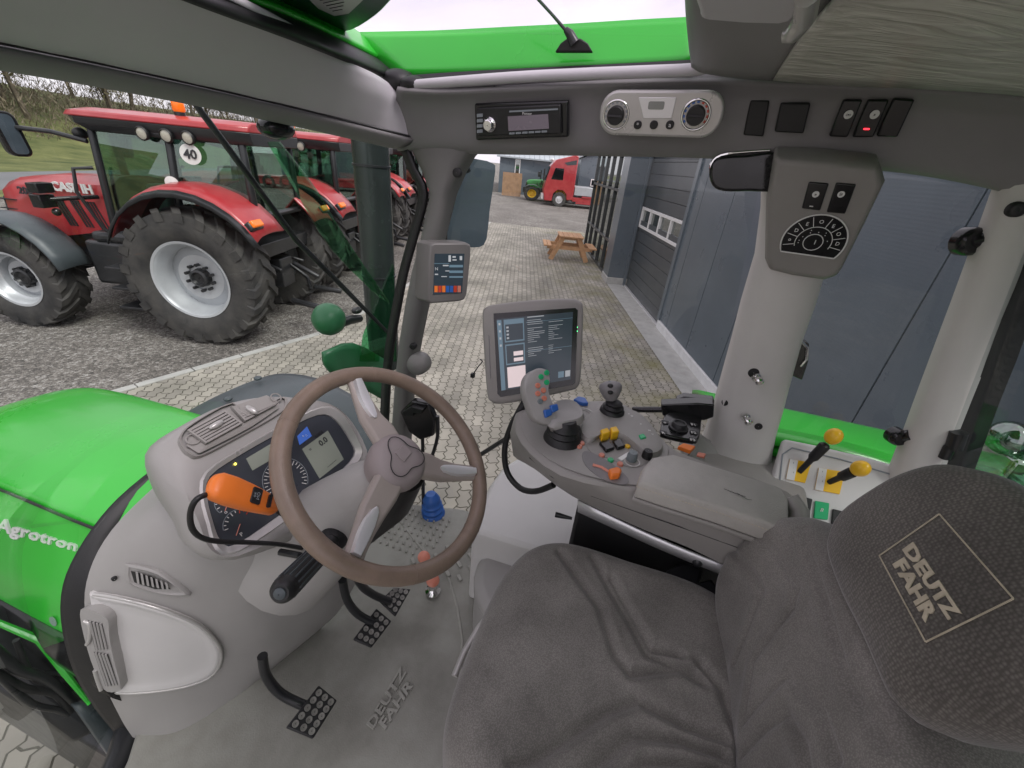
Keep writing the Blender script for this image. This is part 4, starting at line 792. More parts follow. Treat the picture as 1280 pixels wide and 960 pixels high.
# interior mirror (seen from behind, black)
mp_ = smooth_poly([PX(px, py, 1.14) for px, py in ((893, 200), (905, 195), (935, 193), (975, 192), (978, 236), (935, 239), (905, 239), (891, 232), (887, 215))], 3)
mb = MB(); mb.prism(mp_, (.018, 0, 0)); im = mb.build('interior_mirror', blackg, G, bevel=.006, seg=3)
mb = MB(); mb.tube(smooth_poly([PX(px, py, 1.15) for px, py in ((889, 224), (889, 205), (901, 194), (930, 190), (962, 188))], 3, False), .0032, 6); mb.build('mirror_trim', chrome, im, smooth=60)
# ---- glass panes
mb = MB(); gl_r = []
for x in (-.45, -.2, 0, .25, .5, .75, .95, 1.08, 1.14): gl_r.append([V((x, yc(x)+.045, zb(x)+.0)), V((x, yc(x)+.075, EYE-.45)), V((x, yc(x)+.10, EYE-.95)), V((x, yc(x)+.10, EYE-1.35))])
mb.grid(gl_r, 2, 3); mb.build('windscreen', glass_ws, G, smooth=60)
mb = MB(); mb.add([PX(560, 186, 1.19), PX(958, 190, 1.23), PX(880, 575, 1.23), PX(500, 700, 1.17)], [(0, 1, 2, 3)]); mb.build('side_window', glass_s, G, smooth=0)
mb = MB(); mb.add([PX(1050, 195, 1.24), PX(1262, 225, 1.21), PX(1120, 600, 1.21), PX(958, 560, 1.24)], [(0, 1, 2, 3)]); mb.build('side_window', glass_s, G, smooth=0)
mb = MB(); mb.add([V((1.14, -.70, EYE+.05)), V((-.3, -1.12, EYE+.05)), V((-.3, -1.15, EYE-.75)), V((1.12, -.86, EYE-.75))], [(0, 1, 2, 3)]); mb.build('rear_window', glass_rear, G, smooth=0)
# hidden side of the cab (door side, behind the photographer): roof shell and left pillars
mb = MB(); mb.prism([V((-.45, -1.15, EYE+.20)), V((1.2, -1.15, EYE+.20)), V((1.2, -.05, EYE+.24)), V((-.45, -.05, EYE+.24))], (0, 0, .08)); mb.build('roof_shell', green, G, bevel=.02)
# ---- hood
def hring(y, w, zt, crown, zs, c=CX): return [V((c-w-.03, y, EYE+zs)), V((c-w-.01, y, EYE+(zs+zt)/2-.02)), V((c-w, y, EYE+zt-.035)), V((c-w+.025, y, EYE+zt)), V((c-w*.6, y, EYE+zt+crown*.65)), V((c, y, EYE+zt+crown)), V((c+w*.6, y, EYE+zt+crown*.65)), V((c+w-.03, y, EYE+zt)), V((c+w, y, EYE+zt-.04)), V((c+w+.02, y, EYE+zs))]
sec = [(-.300, -1.06), (-.285, -1.02), (-.262, -.96), (-.215, -.88), (-.178, -.80), (-.158, -.778), (-.10, -.742), (0, -.722), (.11, -.728), (.175, -.742), (.195, -.765), (.215, -.85), (.262, -.96), (.300, -1.06)]
HR = []
for y, dz, sc in ((.93, .0, .98), (1.1, 0, 1), (1.3, -.002, 1), (1.5, -.012, 1), (1.65, -.035, 1.0), (1.8, -.09, 1.0), (2.0, -.2, .98), (2.2, -.38, .95), (2.3, -.6, .9)):
    HR.append([V((.525 + a*sc, y, EYE + max(b, -1.34) + dz*(1 if b > -1.2 else 0))) for a, b in sec])
mb = MB(); mb.grid(HR, 3, 4); HSf = Surf(mb); hood = mb.build('hood', green, G, smooth=60)
mb = MB(); mb.tube([r[4]*1.0 + V((-.004, 0, .004)) for r in HR[:6]], .0035, 6); mb.build('hood_panel_gap', black, hood)
mb = MB(); a, b_ = PY(4, 658, 1.28), PY(104, 690, 1.03); a.x -= .006; b_.x -= .006
text_quad(mb, 'Agrotron', (0, 646), (99, 677), (96, 692), (-4, 668), HSf, -.002, .004, inkw, .02, 1.05); mb.build('hood_lettering', None, hood, smooth=0)
mb = MB(); mb.grid([[V((.525+a, y, EYE+b)) for a, b in ((-.298, -1.04), (-.315, -1.08), (-.325, -1.13), (-.315, -1.19), (-.28, -1.21))] for y in (.93, 1.1, 1.3, 1.6)], 2, 2); lp_ = mb.build('lower_side_panel', blackg, G, solid=.01, smooth=60)
mb = MB(); mb.tube([PY(-10, 775, 1.22), PY(50, 800, 1.15), PY(80, 840, 1.08), PY(112, 880, 1.02)], [.006, .009, .007, .004], 8); mb.build('green_side_strip', green, lp_)
mb = MB(); mb.lathe([(.001, .001), (.012, .001), (.012, 0)], HSf(68, 776, .002), V((-1, 0, .3)), 20); mb.build('round_emblem', inkg, lp_)
# hoses and frame under the hood
rnd = random.Random(8)
for i, (p, r) in enumerate((([(-20, 800), (20, 835), (60, 850), (100, 885)], .011), ([(-20, 830), (30, 860), (70, 868), (95, 900)], .008), ([(0, 845), (40, 880), (80, 890), (110, 915)], .007), ([(20, 800), (45, 850), (90, 860), (120, 900)], .006), ([(-10, 815), (30, 842), (80, 842), (118, 870)], .006))):
    mb = MB(); mb.tube(smooth_poly([PY(x, y, 1.12) for x, y in p], 4, False), r, 8); mb.build('hose', black if i % 2 else satin, G, smooth=60)
mb = MB(); mb.tube([PY(-30, 770, 1.3), PY(60, 860, 1.2), PY(120, 905, 1.1)], .05, 8); mb.box((.42, 1.7, .95), (.5, 2.2, .5)); mb.build('chassis', satin, G, bevel=.02)
mb = MB(); mb.grid([[PY(88, 880, 1.06), PY(112, 872, 1.06)], [PY(120, 925, 1.05), PY(142, 905, 1.05)], [PY(148, 965, 1.04), PY(170, 928, 1.04)]], 2, 2); mb.build('step_bracket', fender_m, G, solid=.02)
# rubber seal between hood and cab body
SL = [(262, 545), (235, 560), (203, 592), (160, 628), (128, 665), (100, 705), (88, 745), (90, 790), (104, 840), (130, 885), (158, 920), (172, 945)]
mb = MB(); mb.grid([[PY(x-12*(i > 1), y-6*(i < 5), 1.0) for i, (x, y) in enumerate(SL)], [PY(x+6, y+4, .975) for x, y in SL], [PY(x+22+(18 if 0 < i < 5 else 0), y+8+(6 if 0 < i < 5 else 0), .955) for i, (x, y) in enumerate(SL)]], 3, 3); mb.build('cab_seal', black, G, solid=.015, smooth=60)
# front wheel with its dark fender
mb = MB(); mb.grid([[V((x, y, EYE - 1.25 - .55*((y-1.78)/.62)**2*(.45) - .02*((x-1.48)/.28)**2)) for x in (1.20, 1.30, 1.5, 1.68, 1.78)] for y in (1.12, 1.3, 1.5, 1.75, 2.0, 2.2, 2.38)], 2, 3)
ff = mb.build('front_wheel_fender', fender_m, G, solid=.02, smooth=60)
for x, y in ((1.36, 1.95), (1.6, 2.0)): mb = MB(); mb.ell((x, y, EYE-1.253), (.022, .022, .012)); mb.build('fender_bolt', fender_m, ff, smooth=60)
t_ = MB(); t_.lathe([(.3, -.22), (.6, -.25), (.66, -.2), (.67, 0), (.66, .2), (.6, .25), (.3, .22)], (1.48, 1.78, .67), (1, 0, 0), 40)
for i in range(17):
    for s in (-1, 1): a = 2*pi*(i + (.5 if s > 0 else 0))/17; c_ = V((1.48+s*.12, 1.78+.675*sin(a), .67+.675*cos(a))); t_.box(c_, (.26, .05, .05), Matrix.Rotation(-a, 3, 'X') @ Matrix.Rotation(s*.6, 3, 'Z'))
ty = t_.build('front_tyre', rubber, G, smooth=40); mb = MB(); mb.lathe([(.31, -.2), (.25, -.12), (.001, -.1)], (1.48, 1.78, .67), (1, 0, 0), 30); mb.build('front_rim', rim_m, G, smooth=40)
# exhaust shield, wiper, and green windscreen reflections built as solid shapes
ex = PY(466, 230, 1.22); ex2 = V((ex.x, ex.y, 0))
mb = MB(); mb.cyl(ex2 + V((0, 0, EYE-1.05)), ex2 + V((0, 0, EYE+.30)), .078, n=32); e_ = mb.build('exhaust_shield', exh_m, G, smooth=40)
mb = MB(); [mb.lathe([(.079, -.005), (.082, -.004), (.082, .004), (.079, .005)], ex2 + V((0, 0, EYE+z)), (0, 0, 1), 32) for z in (-.07, -.55)]; mb.build('shield_clamp', satin, e_, smooth=30)
mb = MB(); mb.tube([PY(243, 128, 1.05), PY(300, 205, 1.03), PY(370, 300, 1.0), PY(430, 360, .97), PY(484, 415, .93)], [.008, .009, .009, .009, .007], 8); wa = mb.build('wiper_arm', satin, G, smooth=50)
mb = MB(); mb.grid([[PY(x, y, yy) for x, y, yy in ((334, 178, 1.03), (370, 240, 1.0), (414, 312, .98), (474, 372, .95))], [PY(x, y, yy) for x, y, yy in ((346, 178, 1.03), (394, 240, 1.0), (430, 300, .98), (484, 378, .95))]], 3, 3); mb.build('green_rim_reflection', glass_mat('green_strip_reflection', (.52, .85, .62), .015, .1), G, solid=.012, smooth=50)  # reflection of the green hatch rim, put in as a tinted strip
mb = MB(); mb.ell(PY(411, 399, 1.12), (.064, .064, .064)); bl_ = mb.build('green_ball_reflection', greend, G, smooth=60)  # round green windscreen reflection, modelled as a ball outside the glass
mb = MB(); mb.tube([PY(424, 405, 1.1), PY(436, 400, 1.1), PY(450, 398, 1.1)], [.018, .02, .016], 10); mb.ell(PY(446, 388, 1.1), (.026, .02, .014)); mb.build('reflection_joint', satin, bl_, smooth=50)  # dark end of the same reflection, built as a solid joint
mb = MB(); mb.grid([[PY(x, y, yy) for x, y, yy in ((402, 440, 1.05), (440, 428, 1.03), (486, 452, .95))], [PY(x, y, yy) for x, y, yy in ((404, 456, 1.05), (440, 452, 1.03), (484, 474, .95))], [PY(x, y, yy) for x, y, yy in ((420, 474, 1.05), (446, 480, 1.03), (480, 500, .95))]], 3, 3); mb.build('green_patch_reflection', greend, G, solid=.02, smooth=60)  # green windscreen reflection near the pillar, modelled as a curved sheet
mb = MB(); mb.prism([PY(x, y, .96) for x, y in ((492, 330), (496, 452), (452, 452), (456, 420))], (0, .010, 0)); mb.build('green_corner_reflection', glass_mat('corner_reflection_tint', (.38, .78, .52), .015, .1), G)  # reflection of the hood in the windscreen, put in as a tinted plate
# right-hand outside mirror
mo = PX(592, 255, 1.5); mn = V((-.75, -.6, .15)).normalized()
mq = smooth_poly([PP(x, y, mo, mn) for x, y in ((578, 200), (600, 199), (617, 204), (620, 214), (613, 262), (609, 299), (600, 309), (582, 308), (560, 302), (563, 275), (570, 235))], 2)
mb = MB(); mb.prism([p - mn*.012 for p in mq], -mn*.05); om = mb.build('outside_mirror', blackg, G, bevel=.012, seg=3)
mb = MB(); mb.prism([p - mn*.012 for p in mq], mn*.004); mb.build('mirror_glass', mirror_m, om)
mb = MB(); mb.tube([mo - mn*.05 + V((0, 0, .1)), V((1.25, .72, EYE+.12)), V((1.18, .62, EYE+.15))], .014, 8); mb.build('mirror_arm', satin, om)
# right rear fender edge seen under the side window, seen as a green sill
mb = MB(); mb.grid([[PX(x, y, 1.27) for x, y in ((955, 532), (1000, 540), (1060, 553), (1125, 572), (1180, 595))], [PX(x, y, 1.22) for x, y in ((955, 552), (1000, 562), (1060, 578), (1125, 596), (1180, 615))]], 3, 1); mb.build('rear_fender', green, G, solid=.02, smooth=60)
mb = MB(); mb.grid([[V((1.22, y, EYE-.70)), V((1.6, y, EYE-.74)), V((1.85, y, EYE-.85))] for y in (-.35, -.6, -.9, -1.4)], 2, 2); mb.build('rear_fender', green, G, solid=.02, smooth=60)
mb = MB(); o = PX(1262, 548, 1.35); mb.ell(o, (.05, .05, .05)); mb.box(o + V((0, -.04, -.08)), (.14, .1, .1)); mb.build('rear_work_lamp', glass_mat('greenish_lens', (.35, .6, .42), .25), G, bevel=.01, smooth=50)
# ---- lever panel at the right rear corner
pn_o = PX(1045, 600, 1.13); pn_n = V((-.72, .10, .69)).normalized()
def onl(x, y, l=0): return PP(x, y, pn_o, pn_n) + pn_n*l
mb = MB(); mb.prism([onl(x, y, -.03) for x, y in smooth_poly([V((980, 548)), V((1020, 556)), V((1080, 570)), V((1150, 590)), V((1190, 620)), V((1190, 760)), V((1010, 760)), V((968, 700)), V((964, 600))], 1)], pn_n*.03); lpn = mb.build('lever_panel', trimw, G, bevel=.01, seg=3)
mb = MB(); mb.tube([onl(x, y, .001) for x, y in ((998, 690), (992, 640), (974, 608), (978, 568), (990, 560), (1050, 574), (1110, 592), (1150, 606))], .0022, 6); mb.build('panel_groove', inkg, lpn, smooth=50)
for q, kn, sh in (([(987, 574), (1014, 578), (1006, 604), (982, 599)], (1027, 552), (999, 590)), ([(1023, 585), (1056, 590), (1049, 618), (1018, 612)], (1058, 590), (1036, 603))):
    mb = MB(); mb.prism([onl(*p, .0) for p in q], pn_n*.003); g_ = mb.build('lever_gate', yellow, lpn, bevel=.001)
    mb = MB(); mb.prism([onl(q[0][0], q[0][1], .0035), onl(q[0][0]+10, q[0][1]+2, .0035), onl(q[3][0]+10, q[3][1]+2, .0035), onl(q[3][0], q[3][1], .0035)], pn_n*.001); mb.build('gate_scale', white, g_)
    mb = MB(); mb.use(ink); [text_into(mb, c_, onl(q[0][0]+4, q[0][1]+5+6*i, .005), V((0, -1, 0)), V((.4, 0, 1)), .007, ink, .0002) for i, c_ in enumerate('I-I')]; mb.build('scale_marks', None, g_, smooth=0)
    a = onl(*sh, .0); b_ = onl(*kn, .075); 
    mb = MB(); mb.tube([a, a + (b_-a)*.35, a + (b_-a)*.42, a + (b_-a)*.75, a + (b_-a)*.8], [.007, .008, .013, .014, .008], 12); lv = mb.build('lever', black, lpn, smooth=40)
    R_ = (b_-a).to_track_quat('Z', 'Y').to_matrix(); mb = MB(); mb.ell(b_, (.0205, .0205, .024), R_); mb.build('lever_knob', yellow, lv, smooth=70)
for q, m_ in (([(1000, 620), (1015, 624), (1011, 645), (996, 641)], black), ([(1018, 626), (1036, 629), (1034, 650), (1016, 648)], greenb), ([(1040, 636), (1056, 640), (1055, 660), (1038, 655)], black)):
    mb = MB(); mb.prism([onl(*p) for p in q], pn_n*.006); b_ = mb.build('panel_switch', m_, lpn, bevel=.0025)
    if m_ is greenb: mb = MB(); text_into(mb, '8', onl(1026, 638, .0072), V((0, -1, 0)), V((.4, 0, 1)), .016, inkw, .0002); mb.build('switch_symbol', None, b_, smooth=0)
# moulding between console and lever panel, wheel arch box
mb = MB(); mb.prism([PZ(x, y, -.78) for x, y in ((845, 560), (880, 560), (960, 575), (1000, 620), (1010, 700), (900, 690))], (0, 0, .05)); mb.build('side_moulding', cons, G, bevel=.02, seg=3)
mb = MB(); mb.grid([[PX(x, y, 1.19) for x, y in ((872, 540), (890, 552), (925, 570), (960, 583))], [PX(x, y, 1.15) for x, y in ((868, 556), (885, 570), (920, 590), (962, 605))], [PX(x, y, 1.08) for x, y in ((860, 570), (880, 595), (915, 625), (965, 650))]], 3, 3); mb.build('pillar_foot_trim', trim, G, solid=.01, smooth=60)
arch = [PZ(*p, -1.0) for p in ((590, 663), (600, 625), (613, 600), (628, 580), (648, 568))]
arch = [V((p.x, p.y, 0)) for p in arch] + [V((1.26, .05, 0)), V((1.26, -.8, 0)), V((.88, -.8, 0)), V((.84, .0, 0))]
top = EYE-1.0
mb = MB(); mb.loft([[p + V((0, 0, ZF)) for p in arch], [p + V((0, 0, top-.03)) for p in arch], [p + (V((1.05, -.2, 0))-p)*.03 + V((0, 0, top)) for p in arch]]); mb.build('wheel_arch_box', trimw, G, bevel=.012, seg=3, smooth=60)
cc_ = PZ(640, 720, -1.12); lid = [V((cc_.x-.0 + .15*cos(a)*1.05, cc_.y-.05 + .16*sin(a), 0)) for a in [radians(k*15) for k in range(24)]]
mb = MB(); mb.loft([[p*1.0 + V((0, 0, ZF)) for p in lid], [p + V((0, 0, EYE-1.15)) for p in lid]]); bn = mb.build('storage_bin', trim, G, bevel=.01, smooth=60)
cl_ = V((cc_.x, cc_.y-.05, 0)); mb = MB(); mb.loft([[p + (p-cl_)*.03 + V((0, 0, EYE-1.145)) for p in lid], [p + (p-cl_)*.03 + V((0, 0, EYE-1.12)) for p in lid], [p + (p-cl_)*-.12 + V((0, 0, EYE-1.10)) for p in lid]]); mb.build('bin_lid', trim, bn, bevel=.008, seg=3, smooth=60)
# things by the door pillar
mb = MB(); mb.prism([PX(x, y, 1.13) for x, y in ((505, 510), (520, 496), (540, 500), (548, 520), (546, 540), (530, 545), (516, 535))], (-.03, 0, 0)); dl = mb.build('door_latch', blackg, G, bevel=.006)
mb = MB(); mb.tube([PX(528, 540, 1.12), PX(529, 580, 1.12), PX(529, 640, 1.12)], .007, 8); mb.tube(smooth_poly([PX(x, y, 1.11) for x, y in ((547, 520), (547, 545), (540, 570), (533, 578))], 3, False), .007, 8); mb.build('latch_bar', satin, dl, smooth=50)
mb = MB(); mb.prism([PX(x, y, 1.10) for x, y in ((505, 513), (518, 505), (532, 509), (530, 514), (519, 513), (520, 517), (512, 517))], (-.02, 0, 0)); mb.build('latch_catch', black, dl, bevel=.002)
o = PZ(530, 638, -1.31); mb = MB(); pr_ = [(.05, 0), (.05, .02), (.042, .03), (.046, .045), (.038, .055), (.042, .07), (.034, .08), (.037, .095), (.03, .11), (.02, .125), (.001, .125)]
bb = MB(); bb.lathe(pr_, V((1.13, .60, ZF-.02)), (0, .1, 1), 24); tag(bb.build('rubber_bellows', blue, smooth=50), 'small ribbed blue rubber bellows standing at the foot of the cab corner pillar', 'bellows')
bb = MB(); bb.tube(smooth_poly([PX(x, y, 1.12) for x, y in ((590, 470), (598, 458), (603, 452), (600, 449))], 3, False), .002, 6); bb.box(PX(591, 469, 1.12), (.012, .012, .014)); bb.build('loose_plug_lead', black, G)
# =============================== DASH BODY, DASHBOARD, WHEEL ====================================
rows = [
 [(212, 590, .93), (236, 606, .82), (275, 640, .70), (350, 662, .62), (425, 640, .60), (470, 590, .62)],
 [(140, 662, .95), (190, 655, .83), (265, 690, .71), (350, 705, .62), (428, 695, .60), (470, 640, .62)],
 [(108, 728, .955), (165, 725, .85), (250, 742, .74), (335, 752, .66), (410, 748, .62), (450, 715, .63)],
 [(110, 790, .96), (165, 795, .87), (235, 808, .79), (312, 815, .72), (378, 800, .67), (425, 762, .66)],
 [(128, 850, .96), (170, 862, .89), (230, 870, .83), (288, 866, .78), (335, 838, .74), (385, 800, .72)],
 [(152, 900, .95), (185, 915, .90), (228, 925, .84), (270, 905, .80), (305, 872, .79), (340, 845, .78)],
 [(166, 922, .94), (196, 934, .90), (232, 939, .85), (266, 918, .82), (300, 882, .81), (336, 856, .80)],
]
mb = MB(); mb.grid([[PY(*p) for p in r] for r in rows], 5, 5); BS = Surf(mb); body = mb.build('steering_console_body', trim, G, smooth=70)
mb = MB(); mb.prism([PY(x, y, .86) for x, y in ((232, 935), (300, 868), (302, 874), (298, 884), (262, 916), (240, 938))], (0, .03, 0)); mb.build('rubber_edge', black, body)
# curved side door of the body : raised panel with bright edge
def bp3(px, py, lift=0.0):
    t = (px-110)/300; Y = .952 - .09*max(0, (px-110)/60)**.9 - (.0) ; Y = .955 - (px-110)*.00145; return PY(px, py, Y) 
dp = [V((118, 744)), V((122, 740)), V((160, 746)), V((210, 760)), V((250, 778)), V((274, 803)), V((276, 825)), V((262, 843)), V((230, 855)), V((190, 861)), V((155, 862)), V((146, 855)), V((130, 810))]
dq = smooth_poly(dp, 3); cen_ = V((180, 805))
mb = MB(); fr_ = [(0, -.004), (0, .006), (.03, .010), (.07, .010), (.13, .006), (.2, .004), (.35, .004), (.5, .004), (.65, .004), (.8, .004), (.95, .004)]; RR_ = [[BS(*((p + (cen_-p)*f)[:2]), l) for p in dq] for f, l in fr_]; O3 = RR_[1]
mb.loft(RR_); dpn = mb.build('side_cover', trimw, body, smooth=50)
mb = MB(); mb.tube([BS(p.x, p.y, .007) for p in dq[3:33]], .0038, 8); mb.build('bright_edge', silver, dpn, smooth=60)
# louvres
def louvre(name, quad, depthf, n, m_frame, m_slat, parent, vertical=True, arc=True):
    P = [depthf(*p) for p in quad]; nrm = (P[1]-P[0]).cross(P[3]-P[0]).normalized()
    if nrm.dot(CAMP - P[0]) < 0: nrm = -nrm
    c = sum(P, V((0, 0, 0)))/4; big = [p + (p-c)*.12 for p in P]
    mb = MB(); mb.loft([[p - nrm*.012 for p in big], [p + nrm*.002 for p in big], [p + nrm*.003 for p in P], [p - nrm*.010 for p in P]]); f = mb.build(name, m_frame, parent, bevel=.0015)
    mb = MB(); mb.prism([p - nrm*.011 for p in P], nrm*.002); mb.build('vent_opening', black, f)
    mb = MB()
    for i in range(n):
        q = (i+.5)/n; a = P[0] + (P[1]-P[0])*q; b = P[3] + (P[2]-P[3])*q; t = (P[1]-P[0]).normalized()*.0016; d = t.normalized()*.004
        mb.prism([a - t, b - t, b + t, a + t], nrm*-.007)
    mb.build('slat', m_slat, f)
    mb.ms
    return f, P, nrm
vb = lambda px, py: BS(px, py, .006)
# side louvre (arrow-shaped) and tall louvre at the body's left edge
q = smooth_poly([V((160, 706)), V((164, 703)), V((200, 712)), V((236, 737)), V((236, 742)), V((205, 740)), V((167, 728)), V((160, 718))], 3); ce = V((192, 724))
mb = MB(); mb.loft([[BS(p.x, p.y, -.01) for p in q], [vb(p.x, p.y) for p in q], [vb(*(p+(ce-p)*.14)) + V((-.002, -.003, 0)) for p in q], [vb(*(p+(ce-p)*.2)) for p in q]]); lf = mb.build('side_louvre', trim, body, smooth=50)
mb = MB(); mb.prism([vb(x, y) + V((0, -.002, 0)) for x, y in ((166, 711), (190, 717), (215, 733), (195, 733), (170, 725))], V((0, -.001, 0))); mb.build('louvre_opening', black, lf)
mb = MB()
for i in range(7): x = 171+i*6; y0 = 711.5+i*2.2; y1 = 725.5+i*1.3; p, r = vb(x, y0)+V((0, -.003, 0)), vb(x+2, y1)+V((0, -.003, 0)); mb.prism([p, r, vb(x+4, y1)+V((0, -.003, 0)), vb(x+2, y0)+V((0, -.003, 0))], (-.001, -.004, 0))
mb.build('louvre_slats', trim, lf)
q = smooth_poly([V((114, 758)), V((124, 752)), V((146, 762)), V((150, 790)), V((160, 840)), V((160, 850)), V((146, 852)), V((136, 838)), V((122, 800))], 3); ce = V((137, 802)); vt = lambda x, y: BS(max(x, 114 + max(0, y-785)*.34), y, .022)
mb = MB(); mb.loft([[BS(max(p.x, 114 + max(0, p.y-785)*.34), p.y, -.005) for p in q], [vt(p.x, p.y) for p in q], [vt(*(p+(ce-p)*.16)) + V((0, -.004, 0)) for p in q]]); lf = mb.build('tall_louvre', trim, body, smooth=50)
mb = MB()
for a, b in (((122, 764), (144, 798)), ((128, 802), (156, 842))):
    mb.prism([vt(a[0], a[1])+V((0, -.005, 0)), vt(a[0]+16, a[1]+3)+V((0, -.005, 0)), vt(b[0], b[1])+V((0, -.005, 0)), vt(b[0]-14, b[1]+2)+V((0, -.005, 0))], (0, -.001, 0))
mb.build('louvre_opening', black, lf)
mb = MB()
for a, b in (((122, 764), (144, 798)), ((128, 802), (156, 842))):
    for i in range(4): f = .12+i*.25; x0 = a[0]+16*f; y0 = a[1]+3*f; x1 = b[0]-14*(1-f); y1 = b[1]+2*(1-f); mb.tube([vt(x0, y0)+V((0, -.007, 0)), vt(x1, y1)+V((0, -.007, 0))], .0022, 6)
mb.build('louvre_slats', trim, lf)
for p in ([(116, 764), (122, 768), (122, 784), (118, 792)], [(124, 824), (130, 832), (132, 842), (126, 848)]): mb = MB(); mb.tube(smooth_poly([vt(x, y)+V((0, -.009, 0)) for x, y in p], 3, False), .004, 8); mb.build('louvre_tab', silver, lf, smooth=50)
mb = MB(); mb.lathe([(.001, .001), (.004, .001), (.005, -.004)], vb(147, 722), V((-.4, -1, 0)), 12); mb.build('body_screw', black, body)

# ---- dashboard pod
DO = V((.487, .62, EYE-.604)); DN = V((-.05, -.80, .60)).normalized()
def ond(x, y, l=0): return PP(x, y, DO, DN) + DN*l
DXv = V((1, 0, 0)); DXv = (DXv - DN*DXv.dot(DN)).normalized(); DYv = DN.cross(DXv)
if DYv.z < 0: DYv = -DYv
DB = thing('dashboard', 'grey instrument pod with dials, a lit display and two air vents on top', 'dashboard', DO)
r_in = [(266, 652), (259, 622), (262, 596), (300, 569), (350, 541), (397, 519), (419, 525), (438, 552), (442, 570), (415, 598), (355, 640), (296, 680), (276, 676)]
r_1 = [(260, 655), (252, 622), (257, 592), (299, 563), (350, 534), (400, 511), (425, 519), (445, 551), (449, 572), (420, 605), (358, 649), (296, 689), (270, 684)]
r_2 = [(236, 652), (208, 600), (201, 562), (240, 530), (300, 500), (360, 494), (412, 505), (442, 530), (462, 582), (432, 632), (372, 672), (296, 699), (254, 688)]
r_3 = [(238, 640), (212, 600), (199, 556), (232, 526), (296, 497), (345, 489), (385, 500), (430, 520), (458, 570), (432, 622), (372, 664), (300, 690), (256, 676)]
sh = [.0, .0, -.018, -.05, -.10]
def ring(r, l): return smooth_poly([ond(x, y, l) for x, y in r], 3)
cen = ond(350, 600, 0)
R0 = ring(r_in, -.004); R1 = ring(r_1, .008); R1b = [p + (p-cen)*.03 - DN*.003 for p in R1]; R2 = ring(r_2, -.012); R3 = ring(r_3, -.075)
mid = [(a+b)/2 + DN*.012 for a, b in zip(R1b, R2)]
R4 = [p + (cen-p)*.10 - DN*.07 for p in R3]
mb = MB(); mb.loft([R1b, mid, R2, [(a+b)/2 + (b-cen).normalized()*.004 for a, b in zip(R2, R3)], R3, R4], False); mb.f.append(tuple(range(len(mb.v)-len(R4), len(mb.v)))); mb.m.append(0)
PS = Surf(mb); mb.build('pod_shell', trim, DB, smooth=60)
mb = MB(); mb.loft([R0, [p + (p-cen)*.004 + DN*.006 for p in R0], R1, R1b], False); mb.build('bezel', silver, DB, smooth=35)
mb = MB(); mb.f.append(tuple(range(len(R0)))); mb.m.append(0); mb.v += [p - DN*.002 for p in R0]
ipm = mat('instrument_panel', (.045, .05, .062), .3, var=.15, vs=9, coat=.25); ip = mb.build('instrument_panel', ipm, DB, solid=.004, smooth=0)
def dquad(nm, q, m_, l=.002, t=.0015, par=ip): mb = MB(); mb.prism([ond(*p, l-.004) for p in q], DN*t); return mb.build(nm, m_, par)
lcdm = mat('lcd_glass', (.20, .215, .185), .2, var=.05, emit=(.5, .54, .45), es=.06); lcdb = mat('lcd_blue', (.03, .07, .25), .3, var=.1, emit=(.1, .25, .9), es=.18)
l1 = dquad('lcd_screen', [(378, 561), (410, 538), (430, 574), (400, 598)], lcdm); l2 = dquad('lcd_screen', [(308, 573), (338, 555), (347, 570), (316, 588)], lcdm); l3 = dquad('indicator_screen', [(372, 545), (384, 533), (390, 545), (375, 556)], lcdb)
mb = MB(); text_into(mb, '0.0', ond(404, 552, .0005), DXv, DYv, .019, ink, .0002, .0004); text_into(mb, '8084', ond(399, 543, .0005), DXv, DYv, .012, ink, .0002); text_into(mb, '=', ond(388, 562, .0005), DXv, DYv, .012, ink, .0002); text_into(mb, '____', ond(413, 577, .0005), DXv, DYv, .014, ink, .0002); mb.build('lcd_digits', None, l1, smooth=0)
mb = MB(); text_into(mb, '* ::', ond(381, 545, .0005), DXv, DYv, .010, inkw, .0002); mb.build('indicator_symbols', None, l3, smooth=0)
gc_ = ond(358, 600, -.001)
for (gx_, gy_, r, a0, a1, n) in ((358, 600, .044, -50, 230, 29), (300, 655, .026, 20, 160, 9), (285, 628, .020, 20, 200, 8)):
    o = ond(gx_, gy_, -.001); mb = MB(); mb.use(inkw)
    for k in range(n):
        a = radians(a0 + (a1-a0)*k/(n-1)); d = DXv*cos(a) + DYv*sin(a); t = DN.cross(d); L_ = .24 if k % 2 == 0 else .14
        p0, p1 = o + d*r*(1-L_), o + d*r; mb.use(redlens if (r < .03 and k < 3) else inkw); mb.prism([p0 - t*.0007, p1 - t*.0007, p1 + t*.0007, p0 + t*.0007], DN*.0006)
    mb.use(inkg); mb.tube([o + (DXv*cos(radians(a)) + DYv*sin(radians(a)))*r*1.06 for a in range(a0, a1+1, 10)], .0007, 4)
    mb.use(salmon); d = DXv*cos(radians(215)) + DYv*sin(radians(215)); mb.tube([o + DN*.002, o + d*r*.8 + DN*.002], .0009, 5)
    mb.build('dial', None, ip, smooth=0)
mb = MB(); mb.use(inkw)
for (x, y, c_) in ((276, 620, 'o'), (284, 614, '='), (292, 608, '+'), (300, 602, '*'), (296, 618, 'D'), (306, 611, 'E'), (314, 605, '!'), (282, 640, 'o'), (302, 668, 'P'), (390, 612, 'x'), (352, 604, '10')): text_into(mb, c_, ond(x, y, 0), DXv, DYv, .010, inkw, .0003)
mb.build('panel_symbols', None, ip, smooth=0)
mb = MB(); mb.lathe([(.001, .001), (.0022, .001), (.0022, 0)], ond(294, 580, 0), DN, 12); mb.build('warning_light', mat('yellow_indicator', (.8, .7, .05), .4, var=0, emit=(1, .85, .1), es=2.5), ip)
